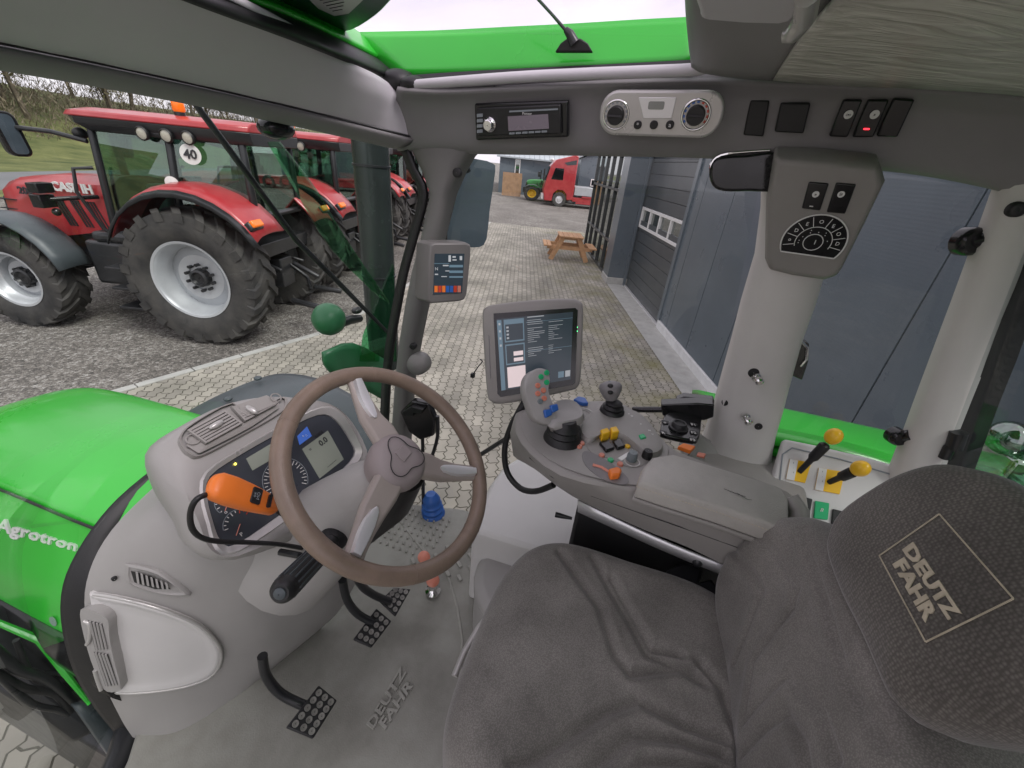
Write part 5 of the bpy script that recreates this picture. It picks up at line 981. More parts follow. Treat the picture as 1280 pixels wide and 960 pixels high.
# vents on top
VN = V((-.10, -.62, .78)).normalized(); VO = ond(285, 530, -.028)
VO = PS(292, 533, .003); VN = (PS.n(292, 533) + PS.n(260, 550) + PS.n(325, 515)).normalized()
def onv_(x, y, l=0): p = PP(x, y, VO, VN); q = PS(x, y, .002); return (p*.0 + q*1.0) + VN*(l-.004)
q = smooth_poly([onv_(x, y, .012) for x, y in ((224, 548), (240, 532), (290, 506), (330, 493), (352, 499), (356, 510), (340, 524), (290, 552), (250, 572), (236, 570), (226, 560))], 3); qc = sum(q, V((0, 0, 0)))/len(q)
mb = MB(); mb.loft([[p + (p-qc)*.03 - VN*.02 for p in q], q, [p + (qc-p)*.04 - VN*.001 for p in q]]); mb.f.pop(); mb.m.pop(); mb.grid([[onv_(x, y, .011) for x, y in r] for r in (((232, 560), (244, 537), (290, 511), (332, 497)), ((245, 568), (262, 552), (305, 530), (346, 505)), ((248, 569), (270, 558), (312, 536), (347, 512)))], 2, 2); vp = mb.build('vent_panel', cons, DB, smooth=40)
for quad in ([(233, 543), (277, 519), (299, 535), (256, 559)], [(286, 514), (325, 495), (344, 509), (304, 531)]):
    P = [onv_(x, y, .014) for x, y in quad]; mb = MB(); mb.prism(P, VN*.001); v_ = mb.build('air_vent', black, DB)
    mb = MB()
    for i in range(7): f = (i+.4)/6.8; a = P[0] + (P[3]-P[0])*f; b = P[1] + (P[2]-P[1])*f; t = (P[3]-P[0]).normalized()*.0024; mb.prism([a-t, b-t, b+t, a+t], VN*.007)
    mb.prism([P[0]+(P[1]-P[0])*-.03, P[0]+(P[1]-P[0])*.02, P[3]+(P[2]-P[3])*.02, P[3]+(P[2]-P[3])*-.03], VN*.008); mb.prism([P[0]+(P[1]-P[0])*.98, P[1]+(P[1]-P[0])*.03, P[2]+(P[1]-P[0])*.03, P[3]+(P[2]-P[3])*.98], VN*.008)
    mb.build('slats', cons, v_, bevel=.0008)
    c4 = sum(P, V((0, 0, 0)))/4 + VN*.012; u_ = (P[1]-P[0]).normalized(); w_ = VN.cross(u_); mb = MB(); mb.ell(c4, (.014, .006, .006), Matrix((u_, w_, VN)).transposed()); mb.build('vent_tab', silver, v_, smooth=70)
for x, y in ((240, 553), (343, 501)): mb = MB(); u_ = (onv_(300, 540) - onv_(256, 562)).normalized(); w_ = VN.cross(u_); p = onv_(x, y, .014); R_ = Matrix.Rotation(radians(60), 3, VN); mb.torus(p, VN, .010, .0015, 20, 6); mb.build('vent_slot', cons, DB, smooth=50)

# ---- steering column
SC = V((.528, .36, EYE-.524)); SN = V((-.06, -.632, .773)).normalized()
def onw(x, y, l=0): return PP(x, y, SC, SN) + SN*l
SX = (V((1, 0, 0)) - SN*SN.x).normalized(); SY = SN.cross(SX); 
CB = V((.50, .66, EYE-.90)); dC = (SC - CB)
def cring(f, rx, ry, n=20, dx=0, dy=0): c = SC - dC*f + SX*dx + SY*dy; return [c + SX*rx*cos(2*pi*i/n) + SY*ry*sin(2*pi*i/n) for i in range(n)]
mb = MB(); mb.loft([cring(.02, .028, .028), cring(.10, .040, .042), cring(.22, .055, .060), cring(.45, .070, .085, dx=-.005), cring(.7, .085, .11, dx=-.015), cring(1.0, .10, .13, dx=-.02)]); col = mb.build('steering_column', trim, G, smooth=60)
mb = MB(); mb.lathe([(.001, .001), (.006, .001), (.006, .003), (.009, .003), (.009, -.004)], PP(421, 630, SC - dC*.32, V((-.35, -.7, .6))), V((-.35, -.7, .6)), 18); mb.build('column_screw', black, col)
mb = MB(); mb.loft([cring(.06, .048, .05, dx=.03, dy=-.02), cring(.3, .075, .055, dx=.05, dy=-.05), cring(.75, .06, .06, dx=.06, dy=-.05)]); mb.build('column_gaiter', black, col, smooth=60)
# gear/indicator stalk with ribbed handle
SA, SB = PY(350, 742, .40), PY(414, 676, .46); d = (SB-SA); L_ = d.length; d.normalize()
prof = [(.001, 0), (.014, 0), (.0165, .004), (.0165, .01)]; mb = MB(); mb.lathe([(.001, 0), (.013, 0), (.018, .005), (.0195, .012), (.0195, L_*.60), (.016, L_*.66), (.014, L_*.72), (.001, L_*.72)], SA, d, 24)
stk = mb.build('stalk_grip', black, col, smooth=40); mb = MB(); u_ = d.cross(V((0, 0, 1))).normalized(); w_ = d.cross(u_)
for i in range(14): a = 2*pi*i/14; c_ = SA + (u_*cos(a)+w_*sin(a))*.0195; mb.tube([c_ + d*.02, c_ + d*L_*.58], .0016, 5)
mb.lathe([(.009, -.001), (.009, .002), (.005, .004), (.001, .004)], SA, -d, 16); mb.build('grip_ribs', fender_m, stk)
mb = MB(); b0 = SA + d*L_*.72; mb.lathe([(.014, 0), (.018, .008), (.013, .014), (.019, .022), (.015, .028), (.021, .036), (.018, .045), (.026, .055), (.028, .075), (.001, .08)], b0, d, 24); mb.build('stalk_gaiter', black, stk, smooth=50)
mb = MB(); mb.tube([PY(350, 690, .56), PY(372, 694, .52), PY(395, 700, .50)], .007, 8); mb.build('stalk_rod', satin, col)

# ---- steering wheel
SWL = thing('steering_wheel', 'brown leather-look steering wheel with three silver-trimmed spokes', 'steering wheel', SC)
mb = MB(); mb.torus(SC, SN, .200, .0158, 96, 16, SY); rim_o = mb.build('rim', leath, SWL, smooth=70)
mb = MB()
for ang in (55, 118, 180+48, 180+95, -40): d_ = SX*cos(radians(ang)) + SY*sin(radians(ang)); mb.torus(SC + d_*.2, d_.cross(SN), .0156, .0007, 20, 5, SN)
mb.build('rim_seams', leath, rim_o, smooth=60)
for k, (x, y, ix, iy, jx, jy) in enumerate(((443, 474, 441, 482, 462, 528), (598, 592, 597, 593, 549, 597), (440, 700, 437, 697, 460, 648))):
    e = onw(x, y); d_ = (e-SC).normalized(); t = SN.cross(d_); mb = MB(); rg = []
    for r, w_, z_, th_ in ((.03, .030, .012, .018), (.07, .030, .006, .018), (.105, .026, -.006, .016), (.14, .021, -.006, .013), (.17, .019, -.002, .011), (.193, .018, 0, .011)):
        c_ = SC + d_*r + SN*z_; rg.append([c_ - t*w_ - SN*th_*.3, c_ - t*w_*.8 + SN*th_*.5, c_ + t*w_*.8 + SN*th_*.5, c_ + t*w_ - SN*th_*.3, c_ + t*w_*.6 - SN*th_, c_ - t*w_*.6 - SN*th_])
    mb.loft(rg); sp = mb.build('spoke', spoke_m, SWL, bevel=.005, seg=3, smooth=50)
    mb = MB(); rg = []
    for r, w_, z_ in ((.098, .003, .004), (.105, .009, .004), (.125, .0135, .003), (.150, .0135, .004), (.172, .011, .0075), (.184, .009, .010)):
        c_ = SC + d_*r + SN*(z_+.0005); rg.append([c_ - t*w_ - SN*.006, c_ - t*w_*.7 + SN*.0035, c_ + SN*.0045, c_ + t*w_*.7 + SN*.0035, c_ + t*w_ - SN*.006])
    mb.loft(rg); mb.build('spoke_trim', alu, sp, smooth=60)
HD = .028
mb = MB(); mb.lathe([(.050, -.035), (.056, -.01), (.056, .004), (.052, .014), (.046, .020), (.040, .024), (.018, .026), (.001, .026)], SC + SN*.006, SN, 48); hb = mb.build('hub', hub_m, SWL, smooth=40)
hc = SC + SN*.0335; e1 = DXv; mb = MB(); tri = []
for i in range(48):
    a = 2*pi*i/48 + .35; r = .0345 + .0085*cos(3*(a-1.35)); tri.append(hc + SX*r*cos(a) + SY*r*sin(a))
mb.tube(tri + [tri[0]], .0009, 5); mb.build('hub_groove', black, hb, smooth=50)
mb = MB(); mb.prism([hc - SN*.003 + SX*(a+.005) + SY*(b+.004) for a, b in ((-.014, -.011), (.014, -.009), (.014, .013), (-.014, .012))], SN*.0045); mb.build('hub_badge', hub_m, hb, bevel=.001)
# ---- orange handset with its cable
HS = thing('orange_handset', 'orange remote handset with a black cable in front of the instrument pod', 'remote control', PY(303, 618, .52))
a, b_ = PY(266, 606, .53), PY(344, 634, .50); d_ = (b_-a).normalized(); up = (SN - d_*SN.dot(d_)).normalized(); t = d_.cross(up); rg = []; L_ = (b_-a).length
for f, w_, h_ in ((-.04, .010, .006), (0, .019, .011), (.06, .0235, .014), (.25, .025, .015), (.5, .0235, .014), (.75, .020, .012), (.95, .017, .010), (1.02, .010, .006)):
    c_ = a + (b_-a)*f; w_ *= .9; rg.append([c_ + t*w_*cg + up*h_*sg for cg, sg in [(abs(cos(q))**.6*(1 if cos(q) > 0 else -1), abs(sin(q))**.7*(1 if sin(q) > 0 else -1)) for q in [2*pi*i/20 + .01 for i in range(20)]]])
mb = MB(); mb.loft(rg); hs = mb.build('body', orange, HS, smooth=60)
tt = t if t.dot(DX) < 0 else -t
mb = MB(); mb.prism(rrect(a + d_*L_*.55 + up*.0135, d_, t, .018, .026, .003), up*.0025); kl = mb.build('label_window', black, HS, bevel=.0008)
mb = MB(); text_into(mb, 'ON', a + d_*L_*.57 + up*.0162 , -t if (-t).dot(RX) > 0 else t, d_ if d_.dot(DX) < 0 else -d_, .008, inkg, .0002); text_into(mb, 'xo', a + d_*L_*.51 + up*.0162, -t if (-t).dot(RX) > 0 else t, d_ if d_.dot(DX) < 0 else -d_, .008, inkg, .0002); mb.build('label_print', None, kl, smooth=0)
mb = MB(); mb.prism(rrect(a + d_*L_*.78 + up*.0120, d_, t, .006, .022, .002), up*.0035); mb.build('slot', black, HS)
cp = [PY(x, y, yy) for x, y, yy in ((262, 617, .53), (246, 624, .53), (238, 640, .54), (240, 660, .55), (252, 672, .56), (275, 677, .565), (310, 678, .56), (345, 680, .54), (378, 685, .52))]
mb = MB(); mb.tube(smooth_poly(cp, 4, False), .0042, 8); mb.build('cable', black, HS, smooth=60)
mb = MB(); mb.tube([PY(341, 633, .50), PY(356, 640, .50), PY(366, 646, .52)], [.008, .009, .007], 10); mb.build('holder', black, HS, smooth=50)
# ---- pedals
def pedal(quad, arm, lift, cols_, rows_, label=None):
    P = [PZ(x, y, lift) for x, y in quad]; c_ = sum(P, V((0, 0, 0)))/len(P); n = V((0, -.45, .9)).normalized()
    P = [PP(x, y, c_, n) for x, y in quad]
    ap_ = smooth_poly([PZ(x, y, z) for x, y, z in arm], 4, False)
    mb = MB(); mb.tube(ap_, .011, 10); pa = mb.build('pedal', satin, G, smooth=50)
    mb = MB(); mb.prism([p - n*.004 for p in P], n*.009); pd_ = mb.build('pedal_pad', black, pa, bevel=.003)
    mb = MB(); A, B, C_, D_ = P[0], P[1], P[2], P[3]
    for i in range(cols_):
        for j in range(rows_):
            f, g = (i+.5)/cols_, (j+.5)/rows_; q = A*(1-f)*(1-g) + B*f*(1-g) + C_*f*g + D_*(1-f)*g; q = c_ + (q-c_)*.93; mb.lathe([(.0052, .005), (.0072, .005), (.0072, .0075), (.0050, .0075), (.0045, .006), (.001, .006)], q, n, 14)
    mb.build('pad_studs', mat('pad_stud_grey', (.30, .29, .27), .4, metal=.5, var=.3, vs=40) if 'pad_stud_grey' not in MATS else MATS['pad_stud_grey'], pd_, smooth=40)
    return pa
pedal([(357, 910), (398, 857), (421, 876), (391, 924)], [(328, 820, -1.05), (333, 845, -1.12), (352, 868, -1.18), (385, 884, -1.22)], -1.2, 5, 3)
pedal([(441, 800), (470, 761), (489, 777), (464, 810)], [(428, 725, -1.0), (434, 750, -1.08), (448, 768, -1.15), (466, 778, -1.19)], -1.2, 4, 3)
pedal([(474, 752), (492, 735), (513, 737), (494, 771)], [(446, 722, -1.0), (455, 735, -1.08), (470, 745, -1.14), (488, 752, -1.18)], -1.2, 4, 3)
for x, y in ((541, 735), (530, 706)):
    o = PZ(x, y, -1.30); mb = MB(); mb.lathe([(.024, -.025), (.026, -.02), (.026, -.012), (.018, -.006), (.012, .0), (.009, .03), (.001, .03)], o, (0, 0, 1), 24); fk = mb.build('floor_button', chrome if y > 720 else black, G, smooth=40)
    mb = MB(); mb.lathe([(.001, .012), (.014, .011), (.022, .004), (.022, -.002), (.001, -.004)], o + V((0, 0, .04)), (-.2, -.4, 1), 24); mb.build('button_cap', salmon, fk, smooth=40)
# =============================== ARMREST CONSOLE ====================================
AC = thing('armrest_console', 'grey armrest console with joysticks, coloured buttons and padded lid right of the seat', 'control console', PZ(800, 640, -.9))
ZD = -.62
top_px = [(643, 520), (658, 509), (700, 503), (772, 502), (812, 530), (850, 566), (992, 618), (992, 668), (831, 620), (793, 613), (701, 592), (652, 552)]
Tp = [PZ(x, y, ZD) for x, y in top_px]; near_b = {7: (1000, 745), 8: (860, 684), 9: (800, 660), 10: (715, 620), 11: (668, 586)}
cT = sum(Tp, V((0, 0, 0)))/len(Tp)
Bt = [PZ(*near_b[i], -.755) if i in near_b else V((p.x + (cT.x-p.x)*.06, p.y - .01, EYE-.755)) for i, p in enumerate(Tp)]
Md = [a + (b-a)*.45 + (a-cT).normalized()*.012 for a, b in zip(Tp, Bt)]
sp_ = lambda r: smooth_poly(r, 3)
mb = MB(); mb.loft([sp_(Bt), sp_(Md), sp_([p + (p-cT)*.0 - V((0, 0, .006)) for p in Tp]), sp_([p + (cT-p)*.035 + V((0, 0, .002)) for p in Tp])]); CSF = Surf(mb); cb = mb.build('console_body', cons, AC, smooth=50)
mb = MB(); mb.tube([CSF(x, y, .0006) for x, y in ((662, 572), (690, 596), (740, 620), (800, 641), (860, 662), (930, 687), (985, 705))], .0012, 5); mb.build('body_seam', black, cb)
mb = MB(); up_ = [PZ(x, y, ZD+.0035) for x, y in ((650, 522), (662, 512), (700, 507), (770, 506), (806, 530), (836, 562), (815, 600), (785, 606), (705, 585), (660, 552))]
mb.prism(smooth_poly(up_, 3), (0, 0, .002)); mb.build('deck', consl, AC, smooth=40, bevel=.001)
def oc(x, y, z=0): return PZ(x, y, ZD+.0055+z)
# raised hump to the right and recess wall
hp = [PZ(x, y, ZD+.02) for x, y in ((727, 532), (740, 515), (765, 508), (795, 514), (815, 532), (828, 556), (817, 566), (800, 560), (780, 545), (755, 540), (742, 548), (731, 545))]
mb = MB(); hc_ = sum(hp, V((0, 0, 0)))/len(hp); mb.loft([smooth_poly([p - V((0, 0, .02)) + (p-hc_)*.06 for p in hp], 3), smooth_poly(hp, 3), smooth_poly([p + (hc_-p)*.12 + V((0, 0, .004)) for p in hp], 3)]); mb.build('raised_hump', consl, AC, smooth=50)
# recess bowl strip for the orange slider
rb = smooth_poly([oc(x, y, .0005) for x, y in ((728, 566), (740, 566), (765, 580), (785, 598), (780, 606), (755, 600), (732, 582))], 3)
mb = MB(); mb.prism(rb, (0, 0, .001)); mb.build('slider_recess', trimd, AC)
mb = MB(); mb.prism(smooth_poly([oc(x, y, .0005) for x, y in ((733, 556), (742, 549), (760, 541), (785, 548), (812, 562), (806, 580), (786, 584), (762, 573), (742, 568))], 3), (0, 0, .0008)); mb.build('switch_recess', cons, AC)
# armrest lid (padded)
ld = [PZ(x, y, -.575) for x, y in ((798, 602), (804, 584), (815, 571), (840, 567), (910, 588), (977, 609), (987, 625), (987, 655), (975, 660), (900, 634), (831, 613))]
lc = sum(ld, V((0, 0, 0)))/len(ld); S3 = lambda r: smooth_poly(r, 3)
mb = MB(); mb.loft([[p - V((0, 0, .045)) for p in ld], [p - V((0, 0, .004)) for p in ld], [p + (lc-p)*.06 + V((0, 0, .002)) for p in ld]]); li = mb.build('padded_lid', pad_m, AC, smooth=60, bevel=.008, seg=4)
mb = MB(); mb.loft([[p + (p-lc)*.012 - V((0, 0, .058)) for p in ld], [p + (p-lc)*.012 - V((0, 0, .047)) for p in ld]]); mb.build('lid_base', cons, AC, bevel=.003)
mb = MB(); mb.tube([PZ(x, y, -.5705) for x, y in ((905, 611), (920, 617), (932, 621))], .0006, 4); mb.tube([PZ(x, y, -.5705) for x, y in ((921, 616), (934, 624), (940, 625))], .0005, 4); mb.build('lid_scratches', black, li)
st_ = [p + (p-lc)*.004 - V((0, 0, .014)) for p in ld]; mb = MB()
for i in range(len(st_)):
    a, b_ = st_[i], st_[(i+1) % len(st_)]; k = max(1, int((b_-a).length/.006))
    for j in range(k): q0 = a + (b_-a)*(j/k); q1 = a + (b_-a)*((j+.6)/k); out = V((0, 0, 0)); mb.tube([q0+out, q1+out], .0009, 4)
mb.build('stitching', logo_m, li)
mb = MB(); mb.tube([PZ(987, 622, -.585), PZ(999, 640, -.60), PZ(998, 660, -.62), PZ(990, 676, -.64)], [.018, .02, .02, .018], 12); mb.build('lid_hinge', cons, AC, smooth=60)
# steel rail and black underside
mb = MB(); mb.grid([[PZ(x, y, -.762) for x, y in ((722, 626), (800, 664), (860, 690), (940, 722), (990, 745))], [PZ(x, y, -.80) for x, y in ((722, 640), (800, 676), (860, 702), (940, 734), (990, 756))]], 3, 1); mb.build('rail', alu, AC, solid=.006, smooth=40)
mb = MB(); base_xy = [(.83, .02), (.99, .02), (.99, -.5), (.80, -.5)]; mb.prism([V((x, y, EYE-1.31)) for x, y in base_xy], (0, 0, .53)); mb.build('support', black, AC, bevel=.01)
for p in ([(832, 712), (858, 700), (880, 712), (872, 735), (845, 740)], [(860, 730), (890, 722), (905, 745), (890, 765), (866, 750)]): mb = MB(); mb.prism([PZ(x, y, -.84) for x, y in p], (0, 0, -.05)); mb.build('adjuster_block', satin, AC, bevel=.008)
mb = MB(); mb.ell(PZ(872, 702, -.79), (.012, .012, .014)); mb.build('adjuster_knob', satin, AC, smooth=60)
mb = MB(); mb.tube([PZ(715, 648, -.86), PZ(702, 645, -.86), PZ(694, 643, -.86)], [.004, .007, .008], 10); mb.build('tilt_lever', satin, AC, smooth=50)
# main joystick: upright slab with buttons and palm rest
mb = MB(); jb = PZ(703, 548, ZD+.006); mb.lathe([(.050, -.002), (.048, .006), (.040, .016), (.044, .022), (.036, .032), (.040, .038), (.030, .050), (.026, .06), (.001, .062)], jb, (0, 0, 1), 32); gj = mb.build('joystick_gaiter', black, AC, smooth=50)
JO = PZ(672, 495, -.50); JN = V((-.62, -.50, .60)).normalized()
def oj(x, y, l=0): return PP(x, y, JO, JN) + JN*l
ju = [(657, 474), (663, 465), (674, 460), (685, 463), (688, 474), (686, 488), (692, 505), (696, 520), (697, 530), (680, 530), (668, 522), (661, 505), (656, 488)]
pal = [oj(x, y) for x, y in ju]; jc = sum(pal, V((0, 0, 0)))/len(pal)
mb = MB(); mb.loft([S3([p - JN*.045 + (jc-p)*.12 for p in pal]), S3([p - JN*.03 for p in pal]), S3([p - JN*.004 for p in pal]), S3([p + (jc-p)*.07 for p in pal])]); js = mb.build('joystick', trim, AC, smooth=50)
pr2 = [PZ(x, y, -.555) for x, y in ((688, 506), (705, 499), (722, 503), (731, 516), (728, 525), (712, 530), (694, 532), (684, 526))]
c2 = sum(pr2, V((0, 0, 0)))/len(pr2); mb = MB(); mb.loft([S3([p - V((0, 0, .03)) + (c2-p)*.2 for p in pr2]), S3([p - V((0, 0, .008)) for p in pr2]), S3([p + (c2-p)*.15 + V((0, 0, .006)) for p in pr2])]); mb.build('palm_rest', trim, js, smooth=60)
for x, y, m_ in ((683, 466, greenb), (676, 471, greenb), (683, 478, greenb), (672, 482, salmon), (679, 488, salmon), (672, 492, salmon), (680, 498, salmon), (675, 502, greyb)):
    mb = MB(); mb.lathe([(.0068, -.002), (.0068, .002), (.0055, .0038), (.001, .0038)], oj(x, y, .001), JN, 18); mb.build('joystick_button', m_, js, smooth=40)
for x, y in ((683, 517), (691, 511)): mb = MB(); mb.prism([oj(x-5, y-4, .0), oj(x+4, y-6, .0), oj(x+6, y+2, .0), oj(x-3, y+6, .0)], JN*.010); mb.build('thumb_wheel', blue, js, bevel=.003)
# second joystick
jb = PZ(765, 514, ZD+.024); mb = MB(); mb.lathe([(.036, -.01), (.034, .006), (.028, .010), (.030, .016), (.023, .022), (.024, .028), (.016, .034), (.001, .036)], jb, (0, 0, 1), 28); g2 = mb.build('joystick_gaiter', black, AC, smooth=50)
tp2 = PZ(763, 484, -.53); ax2 = (tp2 - jb); ax2n = ax2.normalized(); k2 = ax2.length; mb = MB(); mb.lathe([(.012, k2*.3), (.014, k2*.45), (.022, k2*.62), (.030, k2*.85), (.032, k2*1.02), (.028, k2*1.14), (.015, k2*1.22), (.001, k2*1.23)], jb, ax2n, 28); j2 = mb.build('small_joystick', trimd, AC, smooth=60)
mb = MB(); nn = (CAMP - tp2).normalized(); [mb.ell(tp2 + nn*.027 + DX*dy_, (.008, .008, .006)) for dy_ in (-.004, .014)]; mb.build('rocker', black, j2, smooth=60); mb = MB(); mb.ell(jb + ax2n*k2*1.2, (.006, .006, .003)); mb.build('top_button', greyb, j2, smooth=60)
# deck controls
def puck(x, y, r, h, m_, z=0, name='button', n=20): mb = MB(); mb.lathe([(r, -.002), (r, h*.6), (r*.8, h), (.001, h)], oc(x, y, z), (0, 0, 1), n); return mb.build(name, m_, AC, smooth=40)
def slabb(pts, h, m_, z=0, name='button', bev=.002): mb = MB(); mb.prism([oc(x, y, z) for x, y in pts], (0, 0, h)); return mb.build(name, m_, AC, bevel=bev)
slabb([(716, 503), (722, 499), (731, 501), (735, 508), (728, 508), (722, 506)], .012, blue, 0, 'blue_toggle', .003)
mb = MB(); mb.torus(oc(729, 517, .002), (0, 0, 1), .030, .0018, 40, 6); mb.torus(oc(729, 517, .002), (0, 0, 1), .022, .001, 40, 6); mb.build('dial_ring', silver, AC, smooth=50)
for q in ([(748, 547), (757, 544), (761, 550), (751, 553)], [(760, 544), (768, 542), (772, 549), (763, 551)]):
    y_ = slabb(q, .026, yellow, .0, 'yellow_paddle', .003)
for q in ([(748, 556), (760, 553), (768, 563), (757, 567)], [(764, 553), (775, 551), (781, 561), (771, 564)]): slabb(q, .010, blackg, 0, 'black_rocker', .003)
for x, y, m_ in ((727, 555, salmon), (724, 559, salmon), (738, 551, salmon), (752, 570, salmon), (763, 576, greenb), (775, 581, salmon), (771, 537, greyb), (784, 559, yellow)): puck(x, y, .0075, .006, m_)
slabb([(797, 548), (803, 546), (807, 551), (800, 553)], .012, greenb, .01, 'green_button')
puck(789, 575, .0125, .024, greyb, 0, 'grey_knob'); puck(808, 572, .0125, .022, black, 0, 'black_knob'); mb = MB(); mb.torus(oc(790, 577, .002), (0, 0, 1), .018, .0015, 28, 6); mb.build('knob_ring', silver, AC, smooth=50)
slabb([(772, 574), (790, 563), (792, 565), (777, 577)], .004, white, 0, 'white_mark', .0005)
mb = MB(); mb.tube([oc(x, y, .003) for x, y in ((741, 581), (752, 584), (763, 591))], .0035, 6); mb.build('slider_track', salmon, AC)
slabb([(759, 593), (770, 590), (776, 594), (773, 600), (762, 601)], .018, orange, 0, 'orange_slider', .004)
mb = MB(); mb.use(inkw)
for x, y, c_ in ((786, 517, 'o'), (790, 520, 'D'), (812, 538, 'H'), (816, 543, 'V'), (801, 530, '='), (742, 560, '-')): text_into(mb, c_, oc(x, y, .026 if x > 780 else .001), V((.3, -1, 0)), V((1, .3, 0)), .009, inkw, .0003)
mb.build('deck_symbols', None, AC, smooth=0)
# F-key pad
KP = [(829, 524), (842, 520), (872, 526), (875, 532), (872, 552), (864, 556), (830, 549), (824, 543)]
mb = MB(); mb.prism(smooth_poly([PZ(x, y, -.625) for x, y in KP], 2), (0, 0, .016)); kp = mb.build('key_pad', blackg, AC, bevel=.004, smooth=40)
kc = PZ(848, 535, -.608); mb = MB(); mb.lathe([(.026, 0), (.026, .004), (.021, .006), (.019, .016), (.017, .018), (.014, .018), (.012, .014), (.001, .014)], kc, (0, 0, 1), 32); mb.build('rotary_knob', black, kp, smooth=40)
for x, y, c_ in ((867, 531, 'F1'), (867, 541, 'F2'), (866, 550, 'F3'), (831, 528, 'o'), (829, 541, 'R')):
    mb = MB(); mb.prism(rrect(PZ(x, y, -.6085), V((0, -1, 0)), V((1, 0, 0)), .020, .014, .003), (0, 0, .003)); k_ = mb.build('key', black, kp, bevel=.001); mb = MB(); text_into(mb, c_, PZ(x, y, -.6048), V((.25, -1, 0)), V((1, .25, 0)), .015, inkw, .0004); mb.build('key_print', None, k_, smooth=0)
slabb([(846, 562), (853, 558), (868, 562), (862, 568)], .012, orange, -.01, 'hazard_key'); slabb([(872, 567), (882, 569), (880, 574), (870, 571)], .006, salmon, -.01, 'red_key')
# black grab handle behind
mb = MB(); mb.tube([PX(790, 512, 1.17), PX(830, 512, 1.17), PX(842, 513, 1.17)], .010, 8); mb.prism([PX(x, y, 1.15) for x, y in ((826, 506), (872, 504), (893, 506), (892, 522), (880, 526), (828, 520))], (.04, 0, 0)); mb.prism([PX(x, y, 1.19) for x, y in ((845, 500), (855, 496), (893, 500), (893, 506), (845, 506))], (.03, 0, 0)); mb.build('window_handle', blackg, G, bevel=.008, seg=3, smooth=50)
# cables of console / monitor
mb = MB(); mb.tube(smooth_poly([PX(x, y, X) for x, y, X in ((655, 505, .98), (640, 530, .96), (631, 560, .95), (634, 590, .94), (650, 610, .92), (670, 614, .90), (692, 606, .88))], 4, False), .009, 10); mb.build('console_cable', black, AC, smooth=60)
mb = MB(); mb.tube([PX(654, 535, 1.0), PX(620, 556, 1.05), PX(590, 575, 1.12)], .008, 8); mb.build('support_rod', satin, AC)
# ---- big touch monitor
MO = PX(668, 438, 1.08); MN = V((-.88, -.20, .38)).normalized()
def om_(x, y, l=0): return PP(x, y, MO, MN) + MN*l
MT = thing('touch_monitor', 'large lit touch monitor in a grey housing, mounted above the armrest console', 'monitor', MO)
mp = [(603, 395), (607, 384), (622, 380), (665, 375), (712, 373), (724, 376), (729, 385), (728, 430), (726, 470), (722, 484), (710, 489), (665, 499), (626, 505), (614, 502), (609, 492), (605, 440)]
r_ = S3([om_(x, y) for x, y in mp]); mc = sum(r_, V((0, 0, 0)))/len(r_)
mb = MB(); mb.loft([[p + (mc-p)*.1 - MN*.045 for p in r_], [p + (p-mc)*.005 - MN*.03 for p in r_], [p - MN*.004 for p in r_], [p + (mc-p)*.04 + MN*.002 for p in r_]]); mh = mb.build('housing', cons, MT, smooth=50)
mb = MB(); mb.prism([om_(*p, .002) for p in ((617, 392), (719, 385), (722, 388), (719, 478), (716, 481), (626, 496), (622, 492))], MN*.002); mg = mb.build('glass', blackg, MT)
sm = mat('screen_dark', (.02, .028, .034), .2, var=.1, emit=(.08, .12, .16), es=.10); ss = mat('screen_steel', (.1, .16, .2), .2, var=0, emit=(.16, .26, .33), es=.2); sp2 = mat('screen_pink', (.5, .42, .42), .25, var=0, emit=(.75, .62, .62), es=.35); sw_ = mat('screen_white', (.36, .38, .39), .3, var=0, emit=(.8, .85, .88), es=.12)
def mq_(pts, m_, l): mb.use(m_); mb.prism([om_(*p, l) for p in pts], MN*.0004)
mb = MB(); mq_([(621, 399), (716, 390), (713, 474), (627, 488)], sm, .0042)
mb.build('screen', None, MT); scr = mb
def lerp(a, b, f): return a+(b-a)*f
def sp(u, v):   # 0..1 screen coordinates
    return (lerp(lerp(621, 716, u), lerp(627, 713, u), v), lerp(lerp(399, 390, u), lerp(488, 474, u), v))
def sq(u0, v0, u1, v1, m_, l=.0050): mq_([sp(u0, v0), sp(u1, v0), sp(u1, v1), sp(u0, v1)], m_, l)
mb = MB(); sq(.0, .02, .06, 1, ss); sq(.09, .02, .355, .34, ss); sq(.105, .09, .34, .32, sm, .0055); sq(.09, .37, .355, .66, ss); sq(.105, .39, .34, .64, sm, .0055); sq(.10, .69, .355, .98, sp2); sq(.20, .48, .33, .54, sp2, .006); sq(.20, .57, .33, .62, sp2, .006)
for i in range(4): sq(.12, .12+.05*i, .15, .145+.05*i, sw_, .006); sq(.02, .06+.1*i, .045, .09+.1*i, sw_, .006)
mb.build('screen_menu', None, MT)
mb = MB(); rnd = random.Random(5)
for i in range(16):
    v = .06 + i*.028 + (.06 if i > 10 else 0) + (.03 if i > 2 else 0); 
    if v > .64: break
    w_ = rnd.uniform(.08, .24); sq(.40, v, .40+w_, v+.006, sw_, .0055)
    if i > 1: sq(.68, v-.006, .68+rnd.uniform(.04, .2), v-.001, sw_, .0055)
sq(.82, .86, .90, .95, ss); sq(.92, .86, .99, .95, sw_, .0055); sq(.40, .01, .62, .022, sw_, .0055); sq(.38, .085, 1, .09, ss, .0052); sq(.38, .50, 1, .505, ss, .0052)
mb.build('screen_text', None, MT)
mb = MB(); mb.use(mat('green_led', (.1, .8, .3), .4, var=0, emit=(.1, 1, .3), es=3)); [mb.prism(rrect(om_(721, y, .0022), V((0, -1, 0)), V((0, 0, 1)), .0035, .003, .001), MN*.001) for y in (409, 414)]; mb.build('status_light', None, MT)
